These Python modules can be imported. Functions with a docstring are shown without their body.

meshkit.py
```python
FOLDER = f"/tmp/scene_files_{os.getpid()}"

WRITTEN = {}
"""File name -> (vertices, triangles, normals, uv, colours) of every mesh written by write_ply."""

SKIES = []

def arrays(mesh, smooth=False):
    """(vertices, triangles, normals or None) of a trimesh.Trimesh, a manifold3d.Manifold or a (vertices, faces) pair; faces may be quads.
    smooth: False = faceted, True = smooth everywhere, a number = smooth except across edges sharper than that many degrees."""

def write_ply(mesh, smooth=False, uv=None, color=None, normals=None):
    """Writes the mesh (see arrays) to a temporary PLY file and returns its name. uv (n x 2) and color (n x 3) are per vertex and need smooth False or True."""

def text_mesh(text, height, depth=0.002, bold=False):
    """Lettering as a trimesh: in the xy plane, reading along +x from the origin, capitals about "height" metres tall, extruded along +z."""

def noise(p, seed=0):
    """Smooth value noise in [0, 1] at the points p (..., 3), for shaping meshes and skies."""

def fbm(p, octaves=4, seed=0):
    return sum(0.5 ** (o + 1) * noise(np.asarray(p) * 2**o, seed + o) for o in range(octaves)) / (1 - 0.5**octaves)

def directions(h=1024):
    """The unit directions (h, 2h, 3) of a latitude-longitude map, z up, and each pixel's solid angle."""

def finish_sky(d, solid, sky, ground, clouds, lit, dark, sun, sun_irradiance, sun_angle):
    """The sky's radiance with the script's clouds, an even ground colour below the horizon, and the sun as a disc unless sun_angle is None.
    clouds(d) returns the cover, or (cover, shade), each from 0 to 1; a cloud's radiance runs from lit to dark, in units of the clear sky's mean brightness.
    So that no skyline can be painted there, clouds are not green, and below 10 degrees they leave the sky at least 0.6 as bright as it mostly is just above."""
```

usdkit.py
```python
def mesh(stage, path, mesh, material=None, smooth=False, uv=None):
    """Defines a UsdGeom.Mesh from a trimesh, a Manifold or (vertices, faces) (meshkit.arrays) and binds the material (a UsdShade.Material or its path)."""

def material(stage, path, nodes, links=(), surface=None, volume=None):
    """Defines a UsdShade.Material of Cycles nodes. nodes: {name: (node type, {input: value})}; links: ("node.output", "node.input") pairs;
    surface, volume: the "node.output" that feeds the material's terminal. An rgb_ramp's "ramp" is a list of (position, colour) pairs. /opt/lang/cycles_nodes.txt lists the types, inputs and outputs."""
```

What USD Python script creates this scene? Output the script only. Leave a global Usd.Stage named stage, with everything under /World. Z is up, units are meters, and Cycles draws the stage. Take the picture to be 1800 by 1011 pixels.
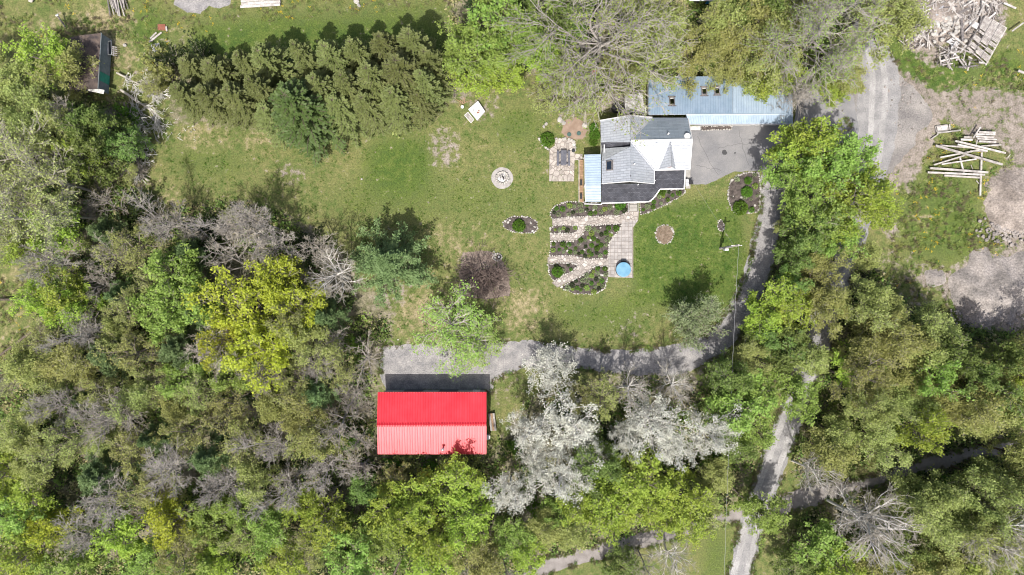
import math, random
import numpy as np, trimesh, shapely
from shapely.geometry import Polygon, LineString, Point, MultiPolygon, box as sbox
from shapely import affinity
from scipy import ndimage
import usdkit, meshkit
from pxr import Usd, UsdGeom, UsdLux, UsdShade, Sdf, Gf, Vt

stage = Usd.Stage.CreateInMemory()
UsdGeom.SetStageUpAxis(stage, 'Z'); UsdGeom.SetStageMetersPerUnit(stage, 1.0)
UsdGeom.Xform.Define(stage, '/World')
LOOKS = '/World/Looks'
UsdGeom.Scope.Define(stage, LOOKS)

# ---------------------------------------------------------------- camera, sky, sun, exposure
H, S = 86.0, 0.07                       # the drone's height; metres per photograph pixel on the ground
cam = UsdGeom.Camera.Define(stage, '/World/camera')
cam.CreateHorizontalApertureAttr(36.0); cam.CreateVerticalApertureAttr(36.0 * 575 / 1024)
cam.CreateFocalLengthAttr(36.0 * H / (1800 * S)); cam.CreateClippingRangeAttr((1.0, 2000.0))
cam.AddTranslateOp().Set((0, 0, H))
cam.CreateExposureAttr(0.76)
SUN = np.array([-0.174, -0.985, 0.0]) * math.cos(math.radians(61)); SUN[2] = math.sin(math.radians(61)); SUN /= np.linalg.norm(SUN)
usdkit.material(stage, LOOKS + '/sky', {
    's': ('sky_texture', {'sky_type': 'single_scattering', 'sun_disc': False, 'aerosol_density': 4.0, 'air_density': 0.8, 'ozone_density': 0.6, 'sun_elevation': math.asin(SUN[2]), 'sun_rotation': math.atan2(SUN[0], SUN[1])}),
    'b': ('background_shader', {'strength': 0.15})}, [('s.color', 'b.color')], surface='b.background')
dome = UsdLux.DomeLight.Define(stage, '/World/sky')
UsdShade.MaterialBindingAPI.Apply(dome.GetPrim()).Bind(UsdShade.Material.Get(stage, LOOKS + '/sky'))
sun = UsdLux.DistantLight.Define(stage, '/World/sun')
sun.CreateIntensityAttr(1.15); sun.CreateAngleAttr(0.5); sun.CreateNormalizeAttr(True); sun.CreateColorAttr((1.0, 0.96, 0.9))
sx = np.cross([0, 1, 0], SUN); sx /= np.linalg.norm(sx); sy = np.cross(SUN, sx)
sun.AddTransformOp().Set(Gf.Matrix4d(*[float(v) for v in (*sx, 0, *sy, 0, *SUN, 0, 0, 0, 120, 1)]))

# ---------------------------------------------------------------- helpers
def W(px, py, z=0.0):
    """the point at height z that stands under photograph pixel (px, py)"""
    k = S * (H - z) / H
    return np.array([(px - 900) * k, (505.5 - py) * k, z])
def wpoly(pts, z=0.0): return [tuple(W(x, y, z)[:2]) for x, y in pts]
used = {}
def numbered(parent, name):
    n = used.get((parent, name), 0); used[(parent, name)] = n + 1
    return f'{parent}/{name}' + (f'_{n:03d}' if n else '')
LOC = {}
def tag(prim, label=None, cat=None, group=None, kind=None):
    for k, v in (('label', label), ('category', cat), ('group', group), ('kind', kind)):
        if v: prim.SetCustomDataByKey(k, v)
    return prim
def thing(name, label, cat, loc=(0, 0, 0), group=None, kind=None):
    p = numbered('/World', name)
    x = UsdGeom.Xform.Define(stage, p); x.AddTranslateOp().Set(Gf.Vec3d(*map(float, loc)))
    LOC[p] = np.array(loc, float)
    tag(x.GetPrim(), label, cat, group, kind)
    return p
def cat_(ms): return trimesh.util.concatenate(ms) if len(ms) > 1 else ms[0]
def part(parent, name, mesh, m, smooth=False, kind=None, label=None):
    """a mesh given in world coordinates, hung under a thing (or part) at its base"""
    top = '/'.join(parent.split('/')[:3])
    if isinstance(mesh, list): mesh = cat_(mesh)
    v, f = np.asarray(mesh.vertices, float) - LOC.get(top, 0), np.asarray(mesh.faces)
    p = numbered(parent, name)
    g = usdkit.mesh(stage, p, (v, f), m, smooth=smooth)
    tag(g.GetPrim(), label, None, None, kind)
    return p
def solo(name, mesh, m, label=None, cat=None, group=None, kind=None, smooth=False):
    """a thing that is one mesh"""
    if isinstance(mesh, list): mesh = cat_(mesh)
    v, f = np.asarray(mesh.vertices, float), np.asarray(mesh.faces)
    c = np.array([*(v.min(0) + v.max(0))[:2] / 2, v[:, 2].min()])
    p = numbered('/World', name)
    g = usdkit.mesh(stage, p, (v - c, f), m, smooth=smooth)
    g.AddTranslateOp().Set(Gf.Vec3d(*map(float, c)))
    tag(g.GetPrim(), label, cat, group, kind)
    return p
def copies(source, placements, name):
    """placements: (loc, rotz, (sx,sy,sz), label, cat, group). Each an instance of the class prim SOURCE."""
    for loc, rz, sc, label, c, group in placements:
        p = numbered('/World', name)
        x = UsdGeom.Xform.Define(stage, p)
        x.AddTranslateOp().Set(Gf.Vec3d(*map(float, loc))); x.AddRotateZOp().Set(float(rz)); x.AddScaleOp().Set(Gf.Vec3f(*map(float, sc)))
        x.GetPrim().GetReferences().AddInternalReference(source); x.GetPrim().SetInstanceable(True)
        tag(x.GetPrim(), label, c, group)

def box(x0, y0, z0, x1, y1, z1):
    b = trimesh.creation.box([x1 - x0, y1 - y0, z1 - z0]); b.apply_translation([(x0 + x1) / 2, (y0 + y1) / 2, (z0 + z1) / 2]); return b
def cyl(p, r, h, n=16, r1=None):
    a = np.arange(n) * 2 * math.pi / n; r1 = r if r1 is None else r1
    v = np.vstack([np.c_[r * np.cos(a), r * np.sin(a), 0 * a], np.c_[r1 * np.cos(a), r1 * np.sin(a), 0 * a + h], [[0, 0, 0], [0, 0, h]]]) + np.asarray(p)
    f = []
    for i in range(n):
        j = (i + 1) % n
        f += [(i, j, n + j), (i, n + j, n + i), (2 * n, j, i), (2 * n + 1, n + i, n + j)]
    return trimesh.Trimesh(v, f, process=False)
def rod(a, b, r, n=8, r1=None):
    a, b = np.asarray(a, float), np.asarray(b, float)
    v, f = tubes(a[None], b[None], np.array([r]), np.array([r if r1 is None else r1]), n)
    m = trimesh.Trimesh(v, f, process=False)
    return cat_([m, trimesh.Trimesh(np.vstack([v[:n], [a], v[n:], [b]]), [(n, (i + 1) % n, i) for i in range(n)] + [(2 * n + 1, n + 1 + i, n + 1 + (i + 1) % n) for i in range(n)], process=False)])
def beam(a, b, w, t, roll=0.0):
    """a square-sawn board from a to b, w wide (level) and t thick"""
    a, b = np.asarray(a, float), np.asarray(b, float); d = b - a; L = np.linalg.norm(d); d /= L
    s = np.cross(d, [0, 0, 1.0]); s /= np.linalg.norm(s) + 1e-9; u = np.cross(s, d)
    s, u = s * math.cos(roll) + u * math.sin(roll), u * math.cos(roll) - s * math.sin(roll)
    m = trimesh.creation.box([L, w, t]); M = np.eye(4); M[:3, 0], M[:3, 1], M[:3, 2], M[:3, 3] = d, s, u, (a + b) / 2
    m.apply_transform(M); return m
def slab(pts, t):
    """a flat or sloping polygon of 3-D points, t thick, downwards"""
    p = np.asarray(pts, float); n = len(p)
    o = p[:, :2]; area = 0.5 * np.sum(o[:, 0] * np.roll(o[:, 1], -1) - np.roll(o[:, 0], -1) * o[:, 1])
    if area < 0: p = p[::-1]
    _, f = trimesh.creation.triangulate_polygon(Polygon(p[:, :2]), engine='earcut')
    v2, f = trimesh.creation.triangulate_polygon(Polygon(p[:, :2]), engine='earcut')
    idx = np.array([np.argmin(np.sum((p[:, :2] - q) ** 2, 1)) for q in v2])
    f = idx[np.asarray(f)]
    a, b, c = p[f[:, 0]], p[f[:, 1]], p[f[:, 2]]
    flip = np.cross(b - a, c - a)[:, 2] < 0; f[flip] = f[flip][:, ::-1]
    v = np.vstack([p, p - [0, 0, t]])
    side = [(i, i + n, (i + 1) % n + n) for i in range(n)] + [(i, (i + 1) % n + n, (i + 1) % n) for i in range(n)]
    return trimesh.Trimesh(v, np.vstack([f, f[:, ::-1] + n, side]), process=False)
def densify(poly, d): return shapely.segmentize(poly, d)
def ragged(poly, amp=0.15, step=0.3, seed=0, freq=1.2):
    out = []
    for g in getattr(poly, 'geoms', [poly]):
        c = np.array(densify(g, step).exterior.coords)[:-1]
        q = np.c_[c * freq, np.zeros(len(c))]
        c = c + amp * 2 * (np.c_[meshkit.fbm(q, 3, seed), meshkit.fbm(q, 3, seed + 50)] - 0.5)
        out.append(Polygon(c).buffer(0))
    return shapely.union_all(out)
def sheet(poly, z):
    ms = []
    for g in getattr(poly, 'geoms', [poly]):
        if g.is_empty or g.area < 1e-4: continue
        v, f = trimesh.creation.triangulate_polygon(g, engine='earcut')
        v = np.c_[v, np.full(len(v), z)]; f = np.asarray(f)
        n = np.cross(v[f[:, 1]] - v[f[:, 0]], v[f[:, 2]] - v[f[:, 0]])[:, 2] < 0
        f[n] = f[n][:, ::-1]
        ms.append(trimesh.Trimesh(v, f, process=False))
    return cat_(ms)
def prism(poly, z0, h, chamfer=0.0):
    ms = []
    for g in getattr(poly, 'geoms', [poly]):
        if g.area < 1e-4: continue
        m = trimesh.creation.extrude_polygon(g, h, engine='earcut'); m.apply_translation([0, 0, z0]); ms.append(m)
    return cat_(ms)
def rock(c, r, rng, flat=0.6, sub=1):
    m = trimesh.creation.icosphere(sub); v = m.vertices * (1 + 0.35 * (rng.random((len(m.vertices), 1)) - 0.5))
    v = v * np.array([1, rng.uniform(0.6, 1), flat]) * r
    a = rng.uniform(0, 6.28); R = np.array([[math.cos(a), -math.sin(a), 0], [math.sin(a), math.cos(a), 0], [0, 0, 1]])
    return trimesh.Trimesh(v @ R.T + np.asarray(c), m.faces, process=False)

def unit(v): return v / (np.linalg.norm(v, axis=-1, keepdims=True) + 1e-12)
def tubes(p0, p1, r0, r1, n):
    d = unit(p1 - p0)
    a = unit(np.cross(d, np.where(np.abs(d[:, 2:]) < 0.9, [[0, 0, 1.0]], [[1.0, 0, 0]]))); b = np.cross(d, a)
    t = np.arange(n) * 2 * math.pi / n
    ring = np.cos(t)[None, :, None] * a[:, None] + np.sin(t)[None, :, None] * b[:, None]
    v = np.concatenate([p0[:, None] + ring * r0[:, None, None], p1[:, None] + ring * r1[:, None, None]], 1).reshape(-1, 3)
    i = np.arange(n); j = (i + 1) % n
    f = np.vstack([np.c_[i, j, j + n], np.c_[i, j + n, i + n]])
    F = (np.arange(len(p0)) * 2 * n)[:, None, None] + f[None]
    return v, F.reshape(-1, 3)

# ---------------------------------------------------------------- materials
MATS = {}
ALB = 0.72
def mat(name, c, c2=None, scale=3.0, fine=0.25, fscale=25.0, rough=0.8, bump=0.0, bscale=40.0, metallic=0.0, spec=0.3, vary=0.0, detail=5.0, island=0.0):
    """two colours mixed by a broad noise, a fine mottle, and a little relief; vary: tone per object, island: tone per loose piece"""
    c2 = c if c2 is None else c2
    c, c2 = (tuple(ALB * v for v in x) for x in (c, c2))
    N = {'g': ('geometry', {}), 'n': ('noise_texture', {'scale': scale, 'detail': detail, 'roughness': 0.6}),
         'r': ('rgb_ramp', {'ramp': [(0.36, c), (0.64, c2)]}),
         'f': ('noise_texture', {'scale': fscale, 'detail': 3.0, 'roughness': 0.7}),
         'm': ('map_range', {'from_min': 0.25, 'from_max': 0.75, 'to_min': 1 - fine, 'to_max': 1 + fine}),
         'x': ('hsv', {}), 'p': ('principled_bsdf', {'roughness': rough, 'metallic': metallic, 'specular_ior_level': spec})}
    L = [('g.position', 'n.vector'), ('g.position', 'f.vector'), ('n.fac', 'r.fac'), ('f.fac', 'm.value'), ('r.color', 'x.color')]
    last = 'm.result'
    if vary:
        N |= {'o': ('object_info', {}), 'ov': ('map_range', {'to_min': 1 - vary, 'to_max': 1 + vary}), 'om': ('math', {'math_type': 'multiply'})}
        L += [('o.random', 'ov.value'), (last, 'om.value1'), ('ov.result', 'om.value2')]; last = 'om.value'
    if island:
        N |= {'iv': ('map_range', {'to_min': 1 - island, 'to_max': 1 + island}), 'im': ('math', {'math_type': 'multiply'})}
        L += [('g.random_per_island', 'iv.value'), (last, 'im.value1'), ('iv.result', 'im.value2')]; last = 'im.value'
    L += [(last, 'x.value'), ('x.color', 'p.base_color')]
    if bump:
        N |= {'bn': ('noise_texture', {'scale': bscale, 'detail': 4.0}), 'b': ('bump', {'strength': 1.0, 'distance': bump})}
        L += [('g.position', 'bn.vector'), ('bn.fac', 'b.height'), ('b.normal', 'p.normal')]
    MATS[name] = usdkit.material(stage, f'{LOOKS}/{name}', N, L, surface='p.BSDF')
    return MATS[name]
def leafmat(name, c, c2, trans=0.5, vary=0.18, hue=0.02, island=0.35, rough=0.6, scale=0.5, gain=2.5, pale=0.042):
    c, c2 = (tuple(min(0.85, v * gain + pale) for v in x) for x in (c, c2))
    N = {'g': ('geometry', {}), 'o': ('object_info', {}), 'n': ('noise_texture', {'scale': scale, 'detail': 2.0}),
         'a': ('math', {'math_type': 'multiply_add', 'value2': 0.5, 'value3': 0.0}), 'a2': ('math', {'math_type': 'multiply_add', 'value2': 0.5}),
         'r': ('rgb_ramp', {'ramp': [(0.25, c), (0.75, c2)]}),
         'iv': ('map_range', {'to_min': 1 - island, 'to_max': 1 + island}), 'ov': ('map_range', {'to_min': 1 - vary, 'to_max': 1 + vary}),
         'oh': ('map_range', {'to_min': 0.5 - hue, 'to_max': 0.5 + hue}),
         'w': ('math', {'math_type': 'multiply'}), 'x': ('hsv', {}),
         'd': ('principled_bsdf', {'roughness': rough, 'specular_ior_level': 0.25}), 't': ('translucent_bsdf', {}), 'mx': ('mix_closure', {'fac': trans})}
    L = [('g.position', 'n.vector'), ('g.random_per_island', 'a.value1'), ('n.fac', 'a2.value1'), ('a.value', 'a2.value3'), ('a2.value', 'r.fac'),
         ('g.random_per_island', 'iv.value'), ('o.random', 'ov.value'), ('o.random', 'oh.value'), ('iv.result', 'w.value1'), ('ov.result', 'w.value2'),
         ('w.value', 'x.value'), ('oh.result', 'x.hue'), ('r.color', 'x.color'), ('x.color', 'd.base_color'), ('x.color', 't.color'),
         ('d.BSDF', 'mx.closure1'), ('t.BSDF', 'mx.closure2')]
    MATS[name] = usdkit.material(stage, f'{LOOKS}/{name}', N, L, surface='mx.closure')
    return MATS[name]
# ---------------------------------------------------------------- trees: one class prim per shape, with a trunk (limbs and boughs) and a crown
bark = {
    'grey': mat('bark_grey', (0.16, 0.135, 0.11), (0.25, 0.22, 0.185), 6, rough=0.9, vary=0.2),
    'brown': mat('bark_brown', (0.07, 0.055, 0.04), (0.13, 0.105, 0.08), 6, rough=0.9, vary=0.2),
    'pale': mat('bark_pale', (0.30, 0.275, 0.225), (0.44, 0.41, 0.35), 5, rough=0.85, vary=0.15),
    'ash': mat('bark_ash', (0.24, 0.215, 0.19), (0.35, 0.325, 0.295), 5, rough=0.85, vary=0.15),
    'asht': mat('twig_ash', (0.29, 0.265, 0.23), (0.41, 0.38, 0.335), 1.2, fscale=6, rough=0.9, vary=0.15),
    'white': mat('bark_white', (0.50, 0.475, 0.43), (0.68, 0.655, 0.60), 5, rough=0.85, vary=0.1),
    'whitet': mat('twig_white', (0.52, 0.505, 0.46), (0.68, 0.665, 0.62), 1.2, fscale=6, rough=0.9, vary=0.1),
    'shadow_twig': mat('twig_shadow', (0.085, 0.06, 0.052), (0.15, 0.115, 0.10), 1.2, fscale=6, rough=0.9, vary=0.1),  # purple-brown tint copies branch shadow on the plot soil
    'twig': mat('twig_brown', (0.29, 0.26, 0.21), (0.42, 0.38, 0.315), 1.2, fscale=6, rough=0.9, vary=0.22),
    'palet': mat('twig_pale', (0.27, 0.245, 0.20), (0.38, 0.355, 0.30), 1.2, fscale=6, rough=0.9, vary=0.15),
    'oldt': mat('twig_olive', (0.22, 0.20, 0.13), (0.33, 0.30, 0.195), 1.2, fscale=6, rough=0.9, vary=0.2),
}
leaf = {
    'gold': leafmat('leaves_gold', (0.20, 0.225, 0.012), (0.385, 0.385, 0.03), hue=0.008),
    'lime': leafmat('leaves_lime', (0.155, 0.215, 0.02), (0.33, 0.385, 0.045), hue=0.014),
    'fresh': leafmat('leaves_fresh', (0.125, 0.185, 0.028), (0.265, 0.325, 0.065), hue=0.018),
    'mid': leafmat('leaves_mid', (0.075, 0.118, 0.018), (0.185, 0.24, 0.045), hue=0.02),
    'olive': leafmat('leaves_olive', (0.165, 0.188, 0.05), (0.315, 0.335, 0.11), hue=0.022),
    'silver': leafmat('leaves_silver', (0.53, 0.535, 0.455), (0.74, 0.745, 0.665), hue=0.004, trans=0.35, vary=0.08, island=0.25, gain=1.15),
    'palegreen': leafmat('leaves_pale_green', (0.23, 0.27, 0.09), (0.38, 0.42, 0.17), hue=0.01),
    'sage': leafmat('leaves_sage', (0.13, 0.17, 0.075), (0.25, 0.30, 0.16), hue=0.008),
    'pine': leafmat('needles_pine', (0.075, 0.118, 0.04), (0.215, 0.275, 0.125), trans=0.35, hue=0.01, gain=2.5, pale=0.02),
    'spruce': leafmat('needles_spruce', (0.078, 0.094, 0.026), (0.22, 0.235, 0.09), trans=0.32, hue=0.012, vary=0.22, pale=0.008, gain=2.1),
    'deep': leafmat('needles_deep', (0.045, 0.07, 0.015), (0.14, 0.17, 0.045), trans=0.25, hue=0.01, pale=0.005, gain=1.7),
    'bright': leafmat('leaves_bright', (0.07, 0.16, 0.01), (0.18, 0.31, 0.03), hue=0.015, gain=1.6, pale=0.012),
    'bud': leafmat('leaves_bud', (0.23, 0.21, 0.10), (0.33, 0.29, 0.15), hue=0.01),
    'straw': leafmat('grass_straw', (0.19, 0.16, 0.085), (0.30, 0.26, 0.16), hue=0.01, gain=1.2),
    'dark': leafmat('leaves_dark', (0.03, 0.055, 0.015), (0.08, 0.125, 0.03), hue=0.02, gain=1.5, pale=0.005),
}
class Skel:
    def __init__(s, rng): s.p0, s.p1, s.r0, s.r1, s.lv, s.rng = [], [], [], [], [], rng
    def level(s, start, d, L, r, lv, seg=3, bend=0.16, up=0.10, taper=0.45):
        """a level of branches at once; returns each branch's points"""
        n = len(start); rng = s.rng
        pts = [start]; cur = d
        for k in range(seg):
            cur = unit(cur + rng.normal(0, bend, (n, 3)) + np.array([0, 0, up]))
            q = pts[-1] + cur * (L / seg)[:, None]
            ra, rb = r * (1 - (1 - taper) * k / seg), r * (1 - (1 - taper) * (k + 1) / seg)
            s.p0.append(pts[-1]); s.p1.append(q); s.r0.append(ra); s.r1.append(rb); s.lv.append(np.full(n, lv))
            pts.append(q)
        return np.stack(pts, 1)
    def children(s, P, L, r, m, tmin, ang, ratio, rratio=0.5, flat=0.0):
        n, k, _ = P.shape; rng = s.rng
        t = rng.uniform(tmin, 1.0, (n, m)); t[:, 0] = 1.0
        x = t * (k - 1); i = np.minimum(x.astype(int), k - 2); f = (x - i)[..., None]
        I = np.arange(n)[:, None]
        a, b = P[I, i], P[I, i + 1]
        tan = unit(b - a)
        side = unit(np.cross(tan, rng.normal(0, 1, (n, m, 3)))) * np.array([1, 1, 1 - flat])
        th = rng.uniform(ang[0], ang[1], (n, m))[..., None]; th[:, 0] *= 0.35
        d = unit(tan * np.cos(th) + side * np.sin(th))
        Lc = L[:, None] * rng.uniform(ratio[0], ratio[1], (n, m)) * (1.15 - 0.45 * t)
        rc = np.repeat(r[:, None] * rratio, m, 1)
        return (a + (b - a) * f).reshape(-1, 3), d.reshape(-1, 3), Lc.ravel(), rc.ravel()
    def mesh(s, lvs, sides):
        p0, p1, r0, r1, lv = (np.concatenate(x) for x in (s.p0, s.p1, s.r0, s.r1, s.lv))
        out = []
        for l in lvs:
            k = lv == l
            if k.any(): out.append(trimesh.Trimesh(*tubes(p0[k], p1[k], r0[k], r1[k], sides[l]), process=False))
        return cat_(out)
def leaves(rng, P, size, flat=0.5, asp=0.62):
    """loose leaf clumps: a small bent rhomb at each point"""
    n = len(P)
    nrm = unit(rng.normal(0, 1, (n, 3)) * [1, 1, 1 - 0.4 * flat] + [0, 0, flat])
    a = unit(np.cross(nrm, rng.normal(0, 1, (n, 3)))); b = np.cross(nrm, a)
    s = (size * rng.uniform(0.6, 1.3, n))[:, None]
    v = np.stack([P - a * s, P - b * s * asp + nrm * s * 0.15, P + a * s, P + b * s * asp + nrm * s * 0.15], 1).reshape(-1, 3)
    f = np.array([[0, 1, 2], [0, 2, 3]])
    return trimesh.Trimesh(v, (np.arange(n) * 4)[:, None, None] .repeat(2, 1).repeat(3, 2).reshape(-1, 3) + np.tile(f, (n, 1)), process=False)

def broad(rng, h, R, limbs=7, fork=0.28, m2=6, m3=5, m4=3, lean=0.0, elev=(28, 62), twig=0.02, thick=0.8):
    """trunk, limbs reaching an uneven envelope, boughs and twigs"""
    s = Skel(rng); z0 = np.zeros((1, 3))
    tr = (0.018 * h + 0.03) * thick
    T = s.level(z0, np.array([[0.03, 0.02, 1.0]]), np.array([h * 0.82]), np.array([tr]), 0, seg=7, bend=0.05, up=0.06, taper=0.3)
    zt = np.sort(rng.uniform(fork, 0.85, limbs)); az = np.arange(limbs) * 2.4 + rng.uniform(0, 6.28) + rng.normal(0, 0.25, limbs)
    x = zt / 0.82 * 7 * 0.82; i = np.minimum(x.astype(int), 6); st = T[0, i] + (T[0, i + 1] - T[0, i]) * (x - i)[:, None]
    el = np.radians(rng.uniform(elev[0], elev[1], limbs)) + 0.25 * (zt - 0.5)
    d = np.c_[np.cos(az) * np.cos(el), np.sin(az) * np.cos(el), np.sin(el)]
    Lm = R * rng.uniform(0.78, 1.15, limbs) * (1.12 - 0.45 * zt) / np.maximum(np.cos(el), 0.5) * 0.80
    P1 = s.level(st, d, Lm, np.full(limbs, tr * 0.55), 1, seg=5, bend=0.11, up=0.07, taper=0.35)
    # the leader carries boughs as well
    a2 = s.children(P1, Lm, np.full(limbs, tr * 0.42), m2, 0.25, (0.5, 1.1), (0.38, 0.62))
    P2 = s.level(*a2, 2, seg=3, bend=0.16, up=0.08)
    b2 = s.children(T[:, 4:], np.array([R * 1.3]), np.array([tr * 0.5]), m2, 0.0, (0.5, 1.2), (0.4, 0.7))
    Q2 = s.level(*b2, 2, seg=3, bend=0.16, up=0.08)
    P2 = np.concatenate([P2, Q2]); L2 = np.concatenate([a2[2], b2[2]]); r2 = np.concatenate([a2[3], b2[3]])
    a3 = s.children(P2, L2, r2 * 0.8, m3, 0.2, (0.45, 1.1), (0.40, 0.65))
    P3 = s.level(a3[0], a3[1], a3[2], np.maximum(a3[3], twig), 3, seg=2, bend=0.2, up=0.08)
    tips = P3
    if m4:
        a4 = s.children(P3, a3[2], a3[3], m4, 0.2, (0.4, 1.1), (0.45, 0.75))
        tips = s.level(a4[0], a4[1], a4[2], np.full(len(a4[2]), twig * 0.75), 4, seg=2, bend=0.25, up=0.05, taper=0.5)
    return s, tips
def scatter(rng, tips, per, sig):
    n, k, _ = tips.shape
    t = rng.uniform(0.1, 1.0, (n, per)) * (k - 1); i = np.minimum(t.astype(int), k - 2); f = (t - i)[..., None]; I = np.arange(n)[:, None]
    P = tips[I, i] * (1 - f) + tips[I, i + 1] * f + rng.normal(0, sig, (n, per, 3))
    return P.reshape(-1, 3)
SIDES = {0: 8, 1: 6, 2: 4, 3: 3, 4: 3}
PROTO = {}
def define(name, parts):
    p = f'/World/{name}_shape'
    stage.CreateClassPrim(p); LOC[p] = 0
    for nm, mesh, m in parts:
        usdkit.mesh(stage, f'{p}/{nm}', mesh, m)
    return p
def leafy(kind, seed, lf, bk, h=11.0, R=3.5, per=6, size=0.17, sig=0.22, flat=0.6, keep=1.0, n=2, **kw):
    PROTO[kind] = []
    for v in range(n):
        rng = np.random.default_rng(seed + v)
        s, tips = broad(rng, h, R, limbs=kw.get('limbs', 7) + v % 2, **{k: x for k, x in kw.items() if k != 'limbs'})
        if keep < 1: tips = tips[meshkit.noise(tips[:, 0] * 0.9, seed + v) < keep]
        P = scatter(rng, tips, per, sig)
        hh = P[:, 2].max()
        PROTO[kind].append((define(f'{kind}_{v}', [('trunk', s.mesh((0, 1, 2), SIDES), bark[bk]), ('crown', cat_([s.mesh((3,), SIDES)] * 0 + [leaves(rng, P, size, flat)]), leaf[lf]),
                            ('twigs', s.mesh((3, 4), SIDES), bark[{'pale': 'palet', 'white': 'whitet'}.get(bk, 'twig')])]), h, R))
def bare(kind, seed, bk, tw, h=11.0, R=3.5, n=3, lf=None, per=1, size=0.09, **kw):
    PROTO[kind] = []
    for v in range(n):
        rng = np.random.default_rng(seed + v)
        s, tips = broad(rng, h, R, **kw)
        ps = [('trunk', s.mesh((0, 1, 2), SIDES), bark[bk]), ('crown', s.mesh((3, 4), SIDES), bark[tw])]
        if lf: ps.append(('buds', leaves(rng, scatter(rng, tips, per, 0.12), size, 0.4), leaf[lf]))
        PROTO[kind].append((define(f'{kind}_{v}', ps), h, R))
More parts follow.
